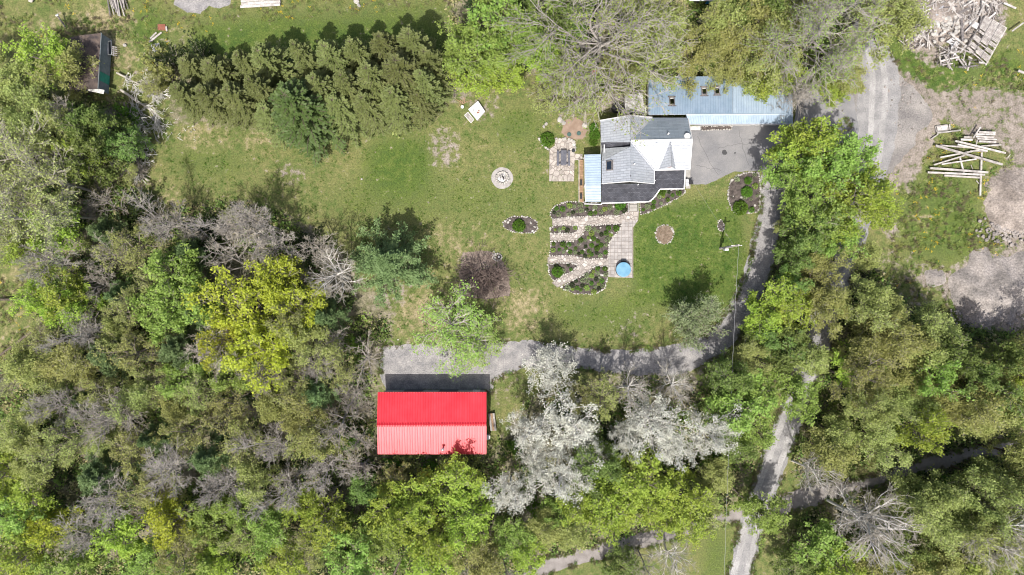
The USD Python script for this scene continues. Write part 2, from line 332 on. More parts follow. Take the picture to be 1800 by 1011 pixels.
def spruce(kind, seed, lf, h=11.0, R=2.9, n=2, whorls=26):
    PROTO[kind] = []
    for v in range(n):
        rng = np.random.default_rng(seed + v)
        s = Skel(rng)
        s.level(np.zeros((1, 3)), np.array([[0, 0, 1.0]]), np.array([h]), np.array([0.17]), 0, seg=6, bend=0.01, up=0, taper=0.1)
        st, d, L = [], [], []
        for w in range(whorls):
            u = (w + rng.uniform(-0.2, 0.2)) / whorls; z = h * (0.10 + 0.88 * u); m = 9 if u < 0.8 else 6
            for k in range(m):
                az = k * 6.283 / m + w * 0.7 + rng.normal(0, 0.2)
                st.append((0, 0, z)); e = -0.18 + 0.65 * u + rng.normal(0, 0.08)
                d.append((math.cos(az) * math.cos(e), math.sin(az) * math.cos(e), math.sin(e))); L.append(R * ((1 - u) ** 0.62 + 0.04) * rng.uniform(0.62, 1.14))
        st, d, L = np.array(st), np.array(d), np.array(L)
        B = s.level(st, d, L, np.full(len(L), 0.04), 1, seg=4, bend=0.06, up=0.05, taper=0.3)
        # sprays: flat fans of needles on both sides of each bough, drooping a little
        V, F = [], []
        m = 17
        t = np.linspace(0.16, 1.0, m)[None] + rng.uniform(-0.03, 0.03, (len(L), m)); t = np.clip(t, 0, 1)
        for sd in (-1, 1):
            x = t * 4; i = np.minimum(x.astype(int), 3); f = (x - i)[..., None]; I = np.arange(len(L))[:, None]
            p = B[I, i] * (1 - f) + B[I, i + 1] * f; tan = unit(B[I, i + 1] - B[I, i])
            side = unit(np.cross(tan, [0, 0, 1.0])) * sd
            dd = unit(tan * 0.75 + side * rng.uniform(0.6, 1.0, (len(L), m, 1)) + np.array([0, 0, -0.18]) + rng.normal(0, 0.14, (len(L), m, 3)))
            ln = (0.13 + 0.30 * L[:, None] / R * 1.6 * (1.05 - t)) * rng.uniform(0.8, 1.5, (len(L), m)) + 0.08
            w = np.cross(dd, [0, 0, 1.0]); w = unit(w + rng.normal(0, 0.3, w.shape)) * 0.085
            q = p + dd * ln[..., None]
            quad = np.stack([p - w * 0.5, p + dd * (ln[..., None] * 0.45) - w, q, p + dd * (ln[..., None] * 0.45) + w], 2).reshape(-1, 3)
            V.append(quad)
        # and upright little tufts along the boughs
        V = np.concatenate(V); nq = len(V) // 4
        f = (np.arange(nq) * 4)[:, None, None] + np.array([[0, 1, 2], [0, 2, 3]])[None]
        sp = trimesh.Trimesh(V, f.reshape(-1, 3), process=False)
        pts = scatter(rng, B[:, 1:], 4, 0.08)
        tf = leaves(rng, pts, 0.12, 0.2, 0.4)
        PROTO[kind].append((define(f'{kind}_{v}', [('trunk', s.mesh((0, 1), SIDES), bark['brown']), ('crown', cat_([sp, tf]), leaf[lf])]), h, R))
def pine(kind, seed, lf, h=11.0, R=3.4, n=2):
    PROTO[kind] = []
    for v in range(n):
        rng = np.random.default_rng(seed + v)
        s = Skel(rng)
        s.level(np.zeros((1, 3)), np.array([[0, 0, 1.0]]), np.array([h * 0.97]), np.array([0.2]), 0, seg=6, bend=0.015, up=0, taper=0.12)
        st, d, L = [], [], []
        W_ = 12
        for w in range(W_):
            u = w / (W_ - 1); z = h * (0.22 + 0.74 * u)
            for k in range(6):
                az = k * 6.283 / 6 + w * 0.9 + rng.normal(0, 0.25); e = 0.05 + 0.75 * u ** 1.3
                st.append((0, 0, z)); d.append((math.cos(az) * math.cos(e), math.sin(az) * math.cos(e), math.sin(e))); L.append(R * (1 - u ** 1.5 * 0.85) * rng.uniform(0.6, 1.12))
        st, d, L = np.array(st), np.array(d), np.array(L)
        B = s.level(st, d, L, np.full(len(L), 0.05), 1, seg=4, bend=0.07, up=0.07, taper=0.3)
        a2 = s.children(B, L, np.full(len(L), 0.035), 9, 0.3, (0.4, 0.95), (0.22, 0.42), flat=0.5)
        P2 = s.level(*a2, 2, seg=2, bend=0.12, up=0.12)
        tips = np.concatenate([P2[:, -1], P2[:, 1], B[:, -1]])
        m = 16
        c = np.repeat(tips, m, 0); dd = unit(rng.normal(0, 1, (len(c), 3)) + [0, 0, 0.55]); ln = rng.uniform(0.16, 0.34, (len(c), 1))
        w = unit(np.cross(dd, rng.normal(0, 1, (len(c), 3)))) * 0.055
        c = c + rng.normal(0, 0.09, c.shape)
        V = np.stack([c - w * 0.4, c + dd * ln * 0.6 - w, c + dd * ln, c + dd * ln * 0.6 + w], 1).reshape(-1, 3)
        f = (np.arange(len(c)) * 4)[:, None, None] + np.array([[0, 1, 2], [0, 2, 3]])[None]
        PROTO[kind].append((define(f'{kind}_{v}', [('trunk', s.mesh((0, 1, 2), SIDES), bark['brown']), ('crown', trimesh.Trimesh(V, f.reshape(-1, 3), process=False), leaf[lf])]), h, R))
def shrub(kind, seed, lf, h=1.6, R=1.1, n=2, per=5, size=0.12, stems=16, tw='twig'):
    PROTO[kind] = []
    for v in range(n):
        rng = np.random.default_rng(seed + v); s = Skel(rng)
        az = rng.uniform(0, 6.28, stems); el = rng.uniform(0.5, 1.4, stems)
        d = np.c_[np.cos(az) * np.cos(el), np.sin(az) * np.cos(el), np.sin(el)]
        L = np.minimum(R / np.maximum(np.cos(el), 0.2), h) * rng.uniform(0.7, 1.1, stems)
        B = s.level(np.c_[rng.normal(0, 0.12, (stems, 2)), np.zeros(stems)], d, L, np.full(stems, 0.025), 0, seg=3, bend=0.15, up=0.0)
        a2 = s.children(B, L, np.full(stems, 0.012), 7, 0.25, (0.4, 1.1), (0.35, 0.6)); P2 = s.level(*a2, 3, seg=2, bend=0.2, up=0.05)
        ps = [('stems', s.mesh((0, 3), {0: 4, 3: 3}), bark[tw])]
        if lf: ps.append(('foliage', leaves(rng, scatter(rng, P2, per, 0.08), size, 0.6), leaf[lf]))
        else:
            a3 = s.children(P2, a2[2], a2[3], 4, 0.2, (0.4, 1.0), (0.5, 0.8)); P3 = s.level(a3[0], a3[1], a3[2], np.full(len(a3[2]), 0.012), 4, seg=2, bend=0.2)
            ps.append(('twigs', s.mesh((4,), {4: 3}), bark[tw]))
        PROTO[kind].append((define(f'{kind}_{v}', ps), h, R))

leafy('lime_tree', 10, 'lime', 'grey', per=6, size=0.16, sig=0.20, m4=3)
leafy('golden_tree', 15, 'gold', 'grey', per=6, size=0.15, sig=0.20, m4=3, keep=0.85, limbs=8)
leafy('green_tree', 20, 'fresh', 'brown', per=7, size=0.16, sig=0.20, m4=3)
leafy('leafy_tree', 30, 'mid', 'brown', per=8, size=0.17, sig=0.22, m4=3)
leafy('olive_tree', 40, 'olive', 'brown', per=10, size=0.135, sig=0.25, n=3, m4=3, keep=0.85)
leafy('silver_tree', 50, 'silver', 'white', per=5, size=0.105, sig=0.2, m4=4, limbs=8, h=12, keep=0.85, twig=0.016)
leafy('birch_tree', 65, 'fresh', 'ash', n=1, per=4, size=0.11, sig=0.24, m4=3, limbs=10, thick=0.6)
leafy('sage_tree', 60, 'sage', 'grey', per=7, size=0.10, sig=0.16, n=1, m4=4, limbs=9, h=6, R=3.0, elev=(40, 75), fork=0.12)
leafy('pale_tree', 70, 'palegreen', 'pale', per=2, size=0.11, sig=0.16, m4=4, limbs=8, twig=0.024)
bare('bare_tree', 80, 'ash', 'twig', n=4, m2=6, m3=5, m4=4, twig=0.024)
bare('bare_pale_tree', 90, 'ash', 'asht', n=3, m2=7, m3=6, m4=5, twig=0.02, limbs=9, thick=0.62)
bare('white_limbed_tree', 93, 'white', 'palet', n=2, m2=7, m3=5, m4=5, twig=0.022, limbs=8, thick=0.8)
bare('spreading_tree', 95, 'ash', 'asht', n=2, m2=8, m3=7, m4=5, h=13, R=6.5, limbs=11, fork=0.18, elev=(22, 65), twig=0.022, lf='fresh', per=2, size=0.085, thick=0.7)
bare('budding_tree', 100, 'grey', 'oldt', n=2, m2=6, m3=6, m4=4, lf='olive', per=3, size=0.11)
spruce('spruce_tree', 110, 'spruce', n=4)
spruce('tall_spruce', 118, 'deep', n=1, whorls=30)
pine('pine_tree', 120, 'pine')
shrub('green_shrub', 130, 'bright'); shrub('dark_shrub', 140, 'dark'); shrub('olive_shrub', 145, 'olive'); shrub('bare_shrub', 150, None, n=2, stems=26); shrub('plum_bush', 160, None, n=2, stems=26, tw='shadow_twig')  # last bush is added, its twigs standing in for branch shadow on soil
# ---------------------------------------------------------------- ground: one sheet, its cover (grass, litter, bare soil) held in vertex weights
LEFT_WOODS = [(55, 240), (150, 180), (235, 180), (252, 300), (262, 372), (330, 365), (440, 352), (545, 400), (600, 440), (636, 505), (690, 520), (690, 590), (668, 640), (662, 805), (860, 806), (890, 900), (880, 1120), (-160, 1120), (-160, 690), (66, 640), (70, 440), (-160, 440), (-160, 240)]
LOW_WOODS = [(860, 806), (930, 700), (1075, 668), (1240, 672), (1335, 610), (1330, 700), (1330, 800), (1290, 890), (940, 1000), (880, 1120), (700, 1120), (700, 800)]
RIGHT_WOODS = [(1372, 330), (1480, 340), (1505, 430), (1545, 480), (1620, 560), (1760, 590), (1960, 560), (1960, 1120), (1385, 1120), (1390, 940), (1420, 900), (1600, 840), (1600, 800), (1400, 840), (1400, 720), (1390, 600), (1330, 600), (1350, 500)]
TOP_WOODS = [(790, 40), (960, 150), (1050, 170), (1130, 130), (1290, 130), (1400, 150), (1540, 90), (1575, 40), (1560, -90), (800, -90)]
SPRUCE_ROW = [(290, 120), (770, 90), (775, 210), (560, 235), (300, 215)]
RIGHT_FIELD = [(1575, 80), (1960, 100), (1960, 620), (1600, 570), (1540, 470), (1560, 300), (1570, 200)]
DIRT = [  # px polygons, weight
    ([(1570, 165), (1625, 165), (1700, 150), (1900, 170), (1900, 440), (1780, 450), (1738, 400), (1738, 330), (1778, 270), (1700, 240), (1640, 200), (1590, 290), (1565, 300)], 0.74),
    ([(1560, 110), (1600, 130), (1660, 170), (1650, 240), (1600, 320), (1550, 330)], 0.85), ([(1600, 215), (1640, 235), (1620, 300), (1600, 345), (1572, 330), (1570, 260)], 0.55),
    ([(1660, 480), (1700, 455), (1770, 440), (1900, 425), (1900, 560), (1770, 590), (1700, 570), (1650, 510)], 0.75),
    ([(1610, 480), (1655, 470), (1655, 500), (1625, 508)], 0.9), ([(1560, 390), (1585, 395), (1580, 425), (1556, 415)], 0.8),
    ([(1588, 0), (1770, -40), (1770, 60), (1640, 120), (1585, 80)], 0.75),
    ([(762, 222), (800, 228), (812, 262), (806, 292), (770, 300), (752, 270)], 0.5),
    ([(790, 140), (830, 150), (825, 175), (790, 180), (770, 150)], 0.6), ([(820, 175), (870, 160), (880, 200), (840, 220)], 0.4),
    ([(740, 130), (790, 150), (770, 200), (740, 190)], 0.6),
    ([(265, 70), (330, 60), (320, 110), (255, 140), (225, 130)], 0.25),
    ([(975, 195), (1030, 200), (1045, 240), (1005, 250), (985, 235)], 0.35),
    ([(1000, 130), (1090, 120), (1100, 200), (1000, 190)], 0.65),
    ([(680, 590), (720, 600), (700, 640), (660, 650), (655, 605)], 0.45), ([(720, 600), (930, 590), (930, 612), (720, 625)], 0.30),
    ([(690, 430), (735, 430), (740, 500), (690, 560), (650, 540)], 0.35),
    ([(865, 655), (920, 640), (925, 690), (880, 720), (862, 715)], 0.25), ([(480, 285), (540, 290), (535, 330), (490, 325)], 0.35),
    ([(950, 240), (970, 235), (965, 320), (955, 320)], 0.2), ([(1060, 560), (1130, 540), (1140, 605), (1070, 600)], 0.22),
    ([(1050, 640), (1250, 640), (1250, 690), (1050, 680)], 0.45), ([(1480, 440), (1620, 440), (1650, 560), (1500, 560)], 0.3),
]
STRAW = [  # dead, bleached grass
    ([(80, 30), (150, 40), (130, 60), (90, 65)], 0.9), ([(170, 5), (235, 0), (235, 60), (200, 55), (165, 30)], 0.9), ([(215, 60), (240, 70), (245, 125), (215, 125)], 1.0),
    ([(290, 40), (335, 45), (325, 75), (285, 65)], 1.0), ([(450, 210), (640, 205), (620, 235), (470, 245)], 0.6), ([(250, 225), (470, 225), (470, 270), (270, 260)], 0.55),
    ([(250, 300), (330, 330), (320, 380), (255, 380)], 0.5), ([(480, 210), (770, 200), (700, 235), (520, 245)], 0.55), ([(740, 395), (870, 390), (860, 440), (770, 470)], 0.5),
    ([(690, 520), (800, 500), (800, 590), (690, 600)], 0.7), ([(880, 520), (960, 480), (960, 590), (870, 600)], 0.55), ([(930, 600), (1100, 590), (1100, 625), (930, 610)], 0.35),
    ([(1180, 540), (1250, 560), (1240, 600), (1150, 600)], 0.4), ([(1580, 140), (1790, 120), (1790, 165), (1620, 170)], 0.6), ([(1600, 290), (1640, 330), (1640, 420), (1590, 400)], 0.55),
    ([(1700, 560), (1740, 600), (1700, 610)], 0.7), ([(0, 20), (220, 20), (220, 130), (0, 60)], 0.45), ([(-60, 430), (60, 440), (60, 640), (-60, 640)], 0.35), ([(1350, 930), (1390, 930), (1370, 1060), (1335, 1060)], 0.4),
]
LUSH = [
    ([(220, 0), (300, 20), (300, 100), (250, 120), (215, 60)], 0.7), ([(330, 30), (420, 20), (640, 0), (830, -10), (800, 40), (600, 30), (400, 70), (330, 90)], 0.45),
    ([(340, 60), (640, 40), (800, 50), (780, 110), (340, 130)], 0.75), ([(640, 240), (770, 240), (750, 330), (650, 340)], 0.7), ([(830, 200), (960, 180), (960, 250), (890, 270)], 0.5),
    ([(290, 240), (460, 260), (440, 320), (300, 320)], 0.45), ([(560, 320), (880, 300), (960, 330), (960, 400), (720, 400), (560, 390)], 0.35),
    ([(1110, 370), (1300, 350), (1310, 500), (1250, 560), (1120, 520)], 0.85), ([(960, 520), (1130, 520), (1140, 600), (970, 580)], 0.5), ([(1000, 330), (950, 330), (960, 360), (1000, 355)], 0.6),
    ([(1580, 80), (1700, 110), (1700, 165), (1580, 150)], 1.0), ([(1720, 100), (1800, 90), (1800, 160), (1730, 150)], 0.9), ([(1600, 290), (1730, 300), (1730, 470), (1620, 470), (1560, 400)], 0.5), ([(1740, 440), (1800, 420), (1800, 450), (1760, 458)], 0.9),
    ([(1555, 60), (1590, 10), (1590, 120), (1565, 110)], 0.9), ([(-60, 680), (50, 690), (55, 760), (20, 1000), (-60, 1011)], 0.9), ([(1240, 920), (1290, 915), (1280, 1040), (1230, 1040)], 0.6), ([(1385, 930), (1420, 920), (1400, 1060), (1360, 1060)], 0.6),
    ([(850, 640), (875, 660), (870, 720), (858, 700)], 0.6), ([(670, 800), (860, 800), (860, 830), (670, 830)], 0.8), ([(1600, 560), (1800, 540), (1800, 620), (1640, 620)], 0.9),
]
G = 0.32
gx = np.concatenate([[-900, -400, -200, -120], np.arange(-82, 82 + G / 2, G), [120, 200, 400, 900]])
gy = np.concatenate([[-900, -400, -200, -90], np.arange(-52, 52 + G / 2, G), [90, 200, 400, 900]])
GX, GY = np.meshgrid(gx, gy)
def field(polys, blur, zpix=0.0):
    w = np.zeros(GX.shape)
    for pts, k in polys:
        p = Polygon(wpoly(pts)).buffer(0); w = np.maximum(w, k * shapely.contains_xy(p, GX, GY))
    return ndimage.gaussian_filter(w, blur / G)
g_litter = field([(LEFT_WOODS, 1), (LOW_WOODS, 1), (RIGHT_WOODS, 0.85), (TOP_WOODS, 0.8), (SPRUCE_ROW, 0.9)], 0.7)
g_soil = field(DIRT, 0.45); g_straw = 0.95 * field(STRAW, 1.3); g_lush = 1.3 * field(LUSH, 1.6)
g_rough = np.clip(field([(LEFT_WOODS, 1), (LOW_WOODS, 1), (RIGHT_WOODS, 1), (TOP_WOODS, 1), (RIGHT_FIELD, 0.7), ([(-200, -100), (250, -60), (240, 180), (50, 240), (-200, 250)], 0.8), ([(-160, 430), (60, 440), (60, 640), (-160, 640)], 0.8)], 1.2), 0, 1)
# outside the frame the country goes on as woods
out = (np.abs(GX) > 68) | (np.abs(GY) > 40); g_litter = np.maximum(g_litter, 0.9 * out * (GY < 10))

def strip(px, widths, z=0.0):
    """a road from pixel centre points and half-widths in metres"""
    c = np.array(wpoly(px)); t = unit(np.gradient(c, axis=0)); n = np.c_[-t[:, 1], t[:, 0]]; w = np.asarray(widths)[:, None]
    return Polygon(np.vstack([c + n * w, (c - n * w)[::-1]])).buffer(0)
def smooth(px, n=8):
    p = np.array(px, float); t = np.arange(len(p)); u = np.linspace(0, len(p) - 1, n * (len(p) - 1) + 1)
    from scipy.interpolate import PchipInterpolator
    return PchipInterpolator(t, p)(u)
road_c = smooth([(1500, -80, 1.9), (1530, 60, 1.9), (1545, 150, 2.6), (1538, 250, 2.5), (1522, 330, 1.8), (1500, 410, 1.7), (1468, 500, 1.7), (1440, 590, 1.7), (1405, 690, 1.7), (1372, 780, 1.65), (1340, 870, 1.6), (1315, 950, 1.45), (1293, 1060, 1.4)])
ROAD = ragged(strip(road_c[:, :2], road_c[:, 2]), 0.3, 0.3, 3)
drive_c = smooth([(1362, 300, 1.7), (1357, 370, 1.55), (1344, 440, 1.5), (1325, 500, 1.45), (1296, 560, 1.5), (1245, 612, 1.6), (1180, 633, 1.8), (1100, 637, 1.5), (1010, 628, 1.3), (930, 622, 1.6), (880, 628, 1.9), (800, 640, 2.2), (740, 642, 2.6), (695, 640, 2.3), (676, 642, 1.4)])
DRIVE = ragged(strip(drive_c[:, :2], drive_c[:, 2]).union(Polygon(wpoly([(672, 612), (690, 606), (760, 618), (860, 606), (930, 600), (930, 640), (870, 668), (862, 690), (680, 690), (668, 660)]))), 0.28, 0.3, 5)
track_c = smooth([(860, 1075, 0.88), (945, 1003, 0.92), (1040, 972, 0.96), (1130, 950, 0.92), (1200, 930, 0.80), (1265, 913, 0.80), (1330, 898, 0.96), (1400, 880, 1.28), (1470, 862, 1.04), (1540, 845, 0.88), (1600, 826, 0.88), (1700, 800, 0.80), (1900, 760, 0.80)])
TRACK = ragged(strip(track_c[:, :2], track_c[:, 2]), 0.3, 0.3, 8)
ASPHALT = ragged(Polygon(wpoly([(1208, 221), (1395, 216), (1400, 190), (1400, 165), (1480, 130), (1500, 170), (1510, 230), (1470, 300), (1380, 305), (1340, 300), (1290, 302), (1240, 325), (1212, 324)])), 0.12, 0.3, 11)
JUNCTION = ragged(Polygon(wpoly([(1480, 90), (1545, 90), (1580, 130), (1625, 170), (1635, 215), (1600, 260), (1572, 310), (1530, 330), (1500, 250), (1470, 180)])), 1.1, 0.3, 14, 0.6)
NEIGHBOUR = ragged(Polygon(wpoly([(300, -60), (415, -60), (405, 8), (385, 16), (368, 10), (352, 24), (330, 22), (308, 8)])), 0.25, 0.25, 17)
g_road = field([([(1, 1), (2, 2), (1, 2)], 0)], 1) if False else 0
hard = shapely.union_all([ROAD, DRIVE, TRACK, ASPHALT, JUNCTION, NEIGHBOUR])
HW = ndimage.gaussian_filter(shapely.contains_xy(hard.buffer(0.9), GX, GY).astype(float), 1.0 / G)
relief = g_rough * np.clip(1 - 1.6 * HW, 0, 1)
q = np.stack([GX, GY, 0 * GX], -1)
GZ = -relief * (0.30 * meshkit.fbm(q * 0.25, 3, 7) + 0.10 * meshkit.fbm(q * 1.7, 2, 9))
nx, ny = len(gx), len(gy)
i = np.arange(nx * ny).reshape(ny, nx)
quads = np.stack([i[:-1, :-1], i[:-1, 1:], i[1:, 1:], i[1:, :-1]], -1).reshape(-1, 4)
def grid_material(name):
    tones = {'turf': ((0.066, 0.092, 0.025), (0.138, 0.132, 0.052)), 'lush': ((0.034, 0.066, 0.012), (0.082, 0.108, 0.024)), 'straw': ((0.125, 0.112, 0.055), (0.225, 0.19, 0.11)),
             'soil': ((0.122, 0.103, 0.086), (0.212, 0.184, 0.158)), 'litter': ((0.078, 0.08, 0.04), (0.18, 0.16, 0.11))}
    N = {'g': ('geometry', {}), 'n1': ('noise_texture', {'scale': 0.22, 'detail': 6.0, 'roughness': 0.62}), 'n2': ('noise_texture', {'scale': 1.3, 'detail': 5.0, 'roughness': 0.65}),
         'n3': ('noise_texture', {'scale': 5.5, 'detail': 4.0, 'roughness': 0.7}), 'bn': ('noise_texture', {'scale': 9.0, 'detail': 5.0, 'roughness': 0.75}), 'b': ('bump', {'strength': 0.9, 'distance': 0.09}),
         'na': ('math', {'math_type': 'multiply', 'value2': 0.62}), 'nb': ('math', {'math_type': 'multiply_add', 'value2': 0.38}),
         'fm': ('map_range', {'from_min': 0.25, 'from_max': 0.75, 'to_min': 0.42, 'to_max': 1.58}), 'x': ('hsv', {}), 'p': ('principled_bsdf', {'roughness': 0.9, 'specular_ior_level': 0.15})}
    L = [('g.position', f'{k}.vector') for k in ('n1', 'n2', 'n3', 'bn')] + [('n2.fac', 'na.value1'), ('n1.fac', 'nb.value1'), ('na.value', 'nb.value3')]
    for t, (a, b) in tones.items():
        N['r_' + t] = ('rgb_ramp', {'ramp': [(0.40, a), (0.60, b)]}); L.append(('nb.value', f'r_{t}.fac'))
    last = 'r_turf.color'
    for t in ('lush', 'straw', 'litter', 'soil'):
        N |= {'w_' + t: ('attribute', {'attribute': 'w_' + t}), 's_' + t: ('math', {'math_type': 'multiply_add', 'value2': 2.6, 'value3': -1.3}), 'e_' + t: ('math', {'math_type': 'add'}),
              'm_' + t: ('map_range', {'range_type': 'smoothstep', 'from_min': 0.25, 'from_max': 0.75, 'clamp': True}), 'x_' + t: ('mix', {})}
        L += [(('n2.fac' if t in ('soil', 'litter') else 'nb.value'), f's_{t}.value1'), (f's_{t}.value', f'e_{t}.value1'), (f'w_{t}.fac', f'e_{t}.value2'), (f'e_{t}.value', f'm_{t}.value'), (f'm_{t}.result', f'x_{t}.fac'),
              (last, f'x_{t}.color1'), (f'r_{t}.color', f'x_{t}.color2')]
        last = f'x_{t}.color'
    L += [('n3.fac', 'fm.value'), ('fm.result', 'x.value'), (last, 'x.color'), ('x.color', 'p.base_color'), ('bn.fac', 'b.height'), ('b.normal', 'p.normal')]
    return usdkit.material(stage, f'{LOOKS}/{name}', N, L, surface='p.BSDF')
gm = usdkit.mesh(stage, '/World/ground', (np.stack([GX, GY, GZ], -1).reshape(-1, 3), quads), grid_material('ground_cover'), smooth=True)
for k, w in (('lush', g_lush), ('straw', g_straw), ('litter', g_litter), ('soil', g_soil)):
    UsdGeom.PrimvarsAPI(gm).CreatePrimvar('w_' + k, Sdf.ValueTypeNames.FloatArray, 'vertex').Set(Vt.FloatArray.FromNumpy(w.ravel().astype(np.float32)))
tag(gm.GetPrim(), 'lawn, woodland floor and rough field around the house', None, None, 'structure')

gravel = mat('gravel', (0.185, 0.18, 0.182), (0.31, 0.295, 0.285), 0.9, fine=0.5, fscale=7, rough=0.9, bump=0.03, bscale=18)
roadgravel = mat('road_gravel', (0.20, 0.195, 0.195), (0.285, 0.278, 0.272), 0.7, fine=0.4, fscale=7, rough=0.9, bump=0.03, bscale=16)
asphalt = mat('asphalt', (0.165, 0.165, 0.172), (0.245, 0.238, 0.235), 0.3, fine=0.2, fscale=9, rough=0.85, bump=0.008, bscale=60)
trackdirt = mat('track_dirt', (0.19, 0.172, 0.16), (0.28, 0.255, 0.24), 0.8, fine=0.25, fscale=10, rough=0.95, bump=0.03, bscale=15)
junction = mat('junction_gravel', (0.155, 0.145, 0.14), (0.275, 0.255, 0.235), 0.35, fine=0.45, fscale=6, rough=0.95, bump=0.04, bscale=12)
def structure(name, poly, z, m, label):
    return tag(stage.GetPrimAtPath(solo(name, sheet(poly, z), m)), label, None, None, 'structure')
structure('farm_track', TRACK, 0.004, trackdirt, 'brown dirt track crossing under the trees at the bottom')
structure('gravel_junction', JUNCTION, 0.008, junction, 'worn gravel turning place where the lane meets the garage apron')
structure('gravel_road', ROAD, 0.012, roadgravel, 'pale gravel lane running down the right side')
structure('gravel_driveway', DRIVE, 0.016, gravel, 'grey gravel drive curving from the garage to the red barn')
structure('asphalt_apron', ASPHALT, 0.020, asphalt, 'grey asphalt parking apron in front of the garage')
structure('neighbour_gravel', NEIGHBOUR, 0.008, gravel, 'grey gravel patch at the top edge')
# paler wheel tracks on the lane
ruts = mat('wheel_ruts', (0.25, 0.243, 0.237), (0.36, 0.35, 0.34), 0.4, fine=0.4, fscale=7, rough=0.95)
rr = []
for off in (-0.75, 0.75):
    c = np.array(wpoly(road_c[6:, :2])); t = unit(np.gradient(c, axis=0)); n = np.c_[-t[:, 1], t[:, 0]]; l = LineString(c + n * off)
    rr.append(ragged(l.buffer(0.36, cap_style='flat'), 0.2, 0.2, 21, 0.7))
structure('wheel_tracks', shapely.union_all(rr), 0.024, ruts, 'two pale wheel tracks worn into the gravel lane')

structure('drive_shoulder', ragged(Polygon(wpoly([(1337, 372), (1341, 372), (1338, 400), (1330, 440), (1312, 490), (1290, 535), (1284, 532), (1303, 492), (1316, 445), (1325, 400)])), .22, .3, 23), .014, roadgravel, 'pale gravel shoulder along the lawn side of the drive')

structure('oil_stain', ragged(Point(*W(1273, 268)[:2]).buffer(.32), .15, .12, 81, 3), .024, mat('oil', (.05, .05, .052), rough=.6), 'dark oil stain on the asphalt apron')
structure('oil_stain', ragged(Point(*W(1292, 269)[:2]).buffer(.12), .06, .08, 82, 3), .024, mat('oil_spot', (.05, .05, .052), rough=.6), 'small dark oil spot on the asphalt apron')

rk = np.random.default_rng(91); cr = []
for (x, y), (u, v) in (((1225, 240), (1262, 300)), ((1262, 262), (1330, 250)), ((1300, 228), (1318, 292)), ((1222, 290), (1262, 300)), ((1400, 215), (1450, 260))):
    t = np.linspace(0, 1, 14); p = np.c_[x + (u - x) * t + np.cumsum(rk.normal(0, 1.1, 14)), y + (v - y) * t + np.cumsum(rk.normal(0, 1.1, 14))]; cr.append(LineString(wpoly(p)).buffer(.014))
structure('asphalt_cracks', shapely.union_all(cr), .024, MATS['oil_spot'], 'thin dark cracks in the asphalt apron')
# ---------------------------------------------------------------- buildings
def coursed(name, c, c2, w, hgt, mortar, bump, rough=0.5, metallic=0.0, fine=0.2, spec=0.4, swap=False):
    c, c2 = (tuple(ALB * v for v in x) for x in (c, c2))
    N = {'g': ('geometry', {}), 'mp': ('mapping', {'rotation': (0, 0, math.pi / 2 if swap else 0)}), 'bk': ('brick_texture', {'scale': 1.0, 'brick_width': w, 'row_height': hgt, 'mortar_size': mortar, 'mortar_smooth': 0.4, 'color1': c, 'color2': c2, 'mortar': tuple(0.8 * v for v in c)}),
         'n': ('noise_texture', {'scale': 1.1, 'detail': 5.0}), 'f': ('noise_texture', {'scale': 16.0, 'detail': 3.0, 'roughness': 0.75}), 'ms': ('math', {'math_type': 'multiply_add', 'value2': 0.5}), 'mh': ('math', {'math_type': 'multiply', 'value2': 0.5}),
         'm': ('map_range', {'from_min': 0.3, 'from_max': 0.7, 'to_min': 1 - fine, 'to_max': 1 + fine}), 'x': ('hsv', {}), 'b': ('bump', {'strength': 0.8, 'distance': bump}), 'b2': ('bump', {'strength': 0.7, 'distance': 0.02}), 'p': ('principled_bsdf', {'roughness': rough, 'metallic': metallic, 'specular_ior_level': spec})}
    L = [('g.position', 'mp.vector'), ('mp.vector', 'bk.vector'), ('g.position', 'n.vector'), ('g.position', 'f.vector'), ('n.fac', 'mh.value1'), ('f.fac', 'ms.value1'), ('mh.value', 'ms.value3'), ('ms.value', 'm.value'), ('m.result', 'x.value'), ('bk.color', 'x.color'), ('x.color', 'p.base_color'),
         ('bk.fac', 'b.height'), ('f.fac', 'b2.height'), ('b.normal', 'b2.normal'), ('b2.normal', 'p.normal')]
    return usdkit.material(stage, f'{LOOKS}/{name}', N, L, surface='p.BSDF')
redmetal = mat('red_steel', (0.55, 0.021, 0.036), (0.68, 0.037, 0.054), 0.5, fine=0.10, fscale=3, rough=0.42, spec=0.5, vary=0.05)
redtrim = mat('red_trim', (0.40, 0.012, 0.022), rough=0.4, fine=0.05)
siding = mat('grey_siding', (0.36, 0.35, 0.33), (0.42, 0.41, 0.39), 2, fine=0.1, rough=0.6)
doorgrey = mat('dark_door', (0.05, 0.05, 0.06), (0.07, 0.07, 0.08), 2, fine=0.1, rough=0.5)
white = mat('white_paint', (0.58, 0.58, 0.57), (0.66, 0.66, 0.65), 2, fine=0.08, rough=0.55)
whitestain = mat('stained_white', (0.42, 0.41, 0.38), (0.60, 0.59, 0.57), 3, fine=0.3, fscale=9, rough=0.6)
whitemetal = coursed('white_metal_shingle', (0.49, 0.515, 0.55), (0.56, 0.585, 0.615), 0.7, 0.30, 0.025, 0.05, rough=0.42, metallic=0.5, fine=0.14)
darkmetal = coursed('darker_metal_shingle', (0.24, 0.29, 0.345), (0.29, 0.34, 0.395), 0.9, 0.2, 0.02, 0.02, rough=0.5, metallic=0.3, fine=0.12)  # north slope only: darker and bluer than the other slopes
bluemetal = mat('blue_steel', (0.20, 0.275, 0.36), (0.25, 0.325, 0.41), 1.0, fine=0.10, fscale=9, rough=0.42, spec=0.5)
bluemetal2 = mat('pale_blue_steel', (0.28, 0.36, 0.45), (0.34, 0.42, 0.50), 1.0, fine=0.10, fscale=9, rough=0.42, spec=0.5)
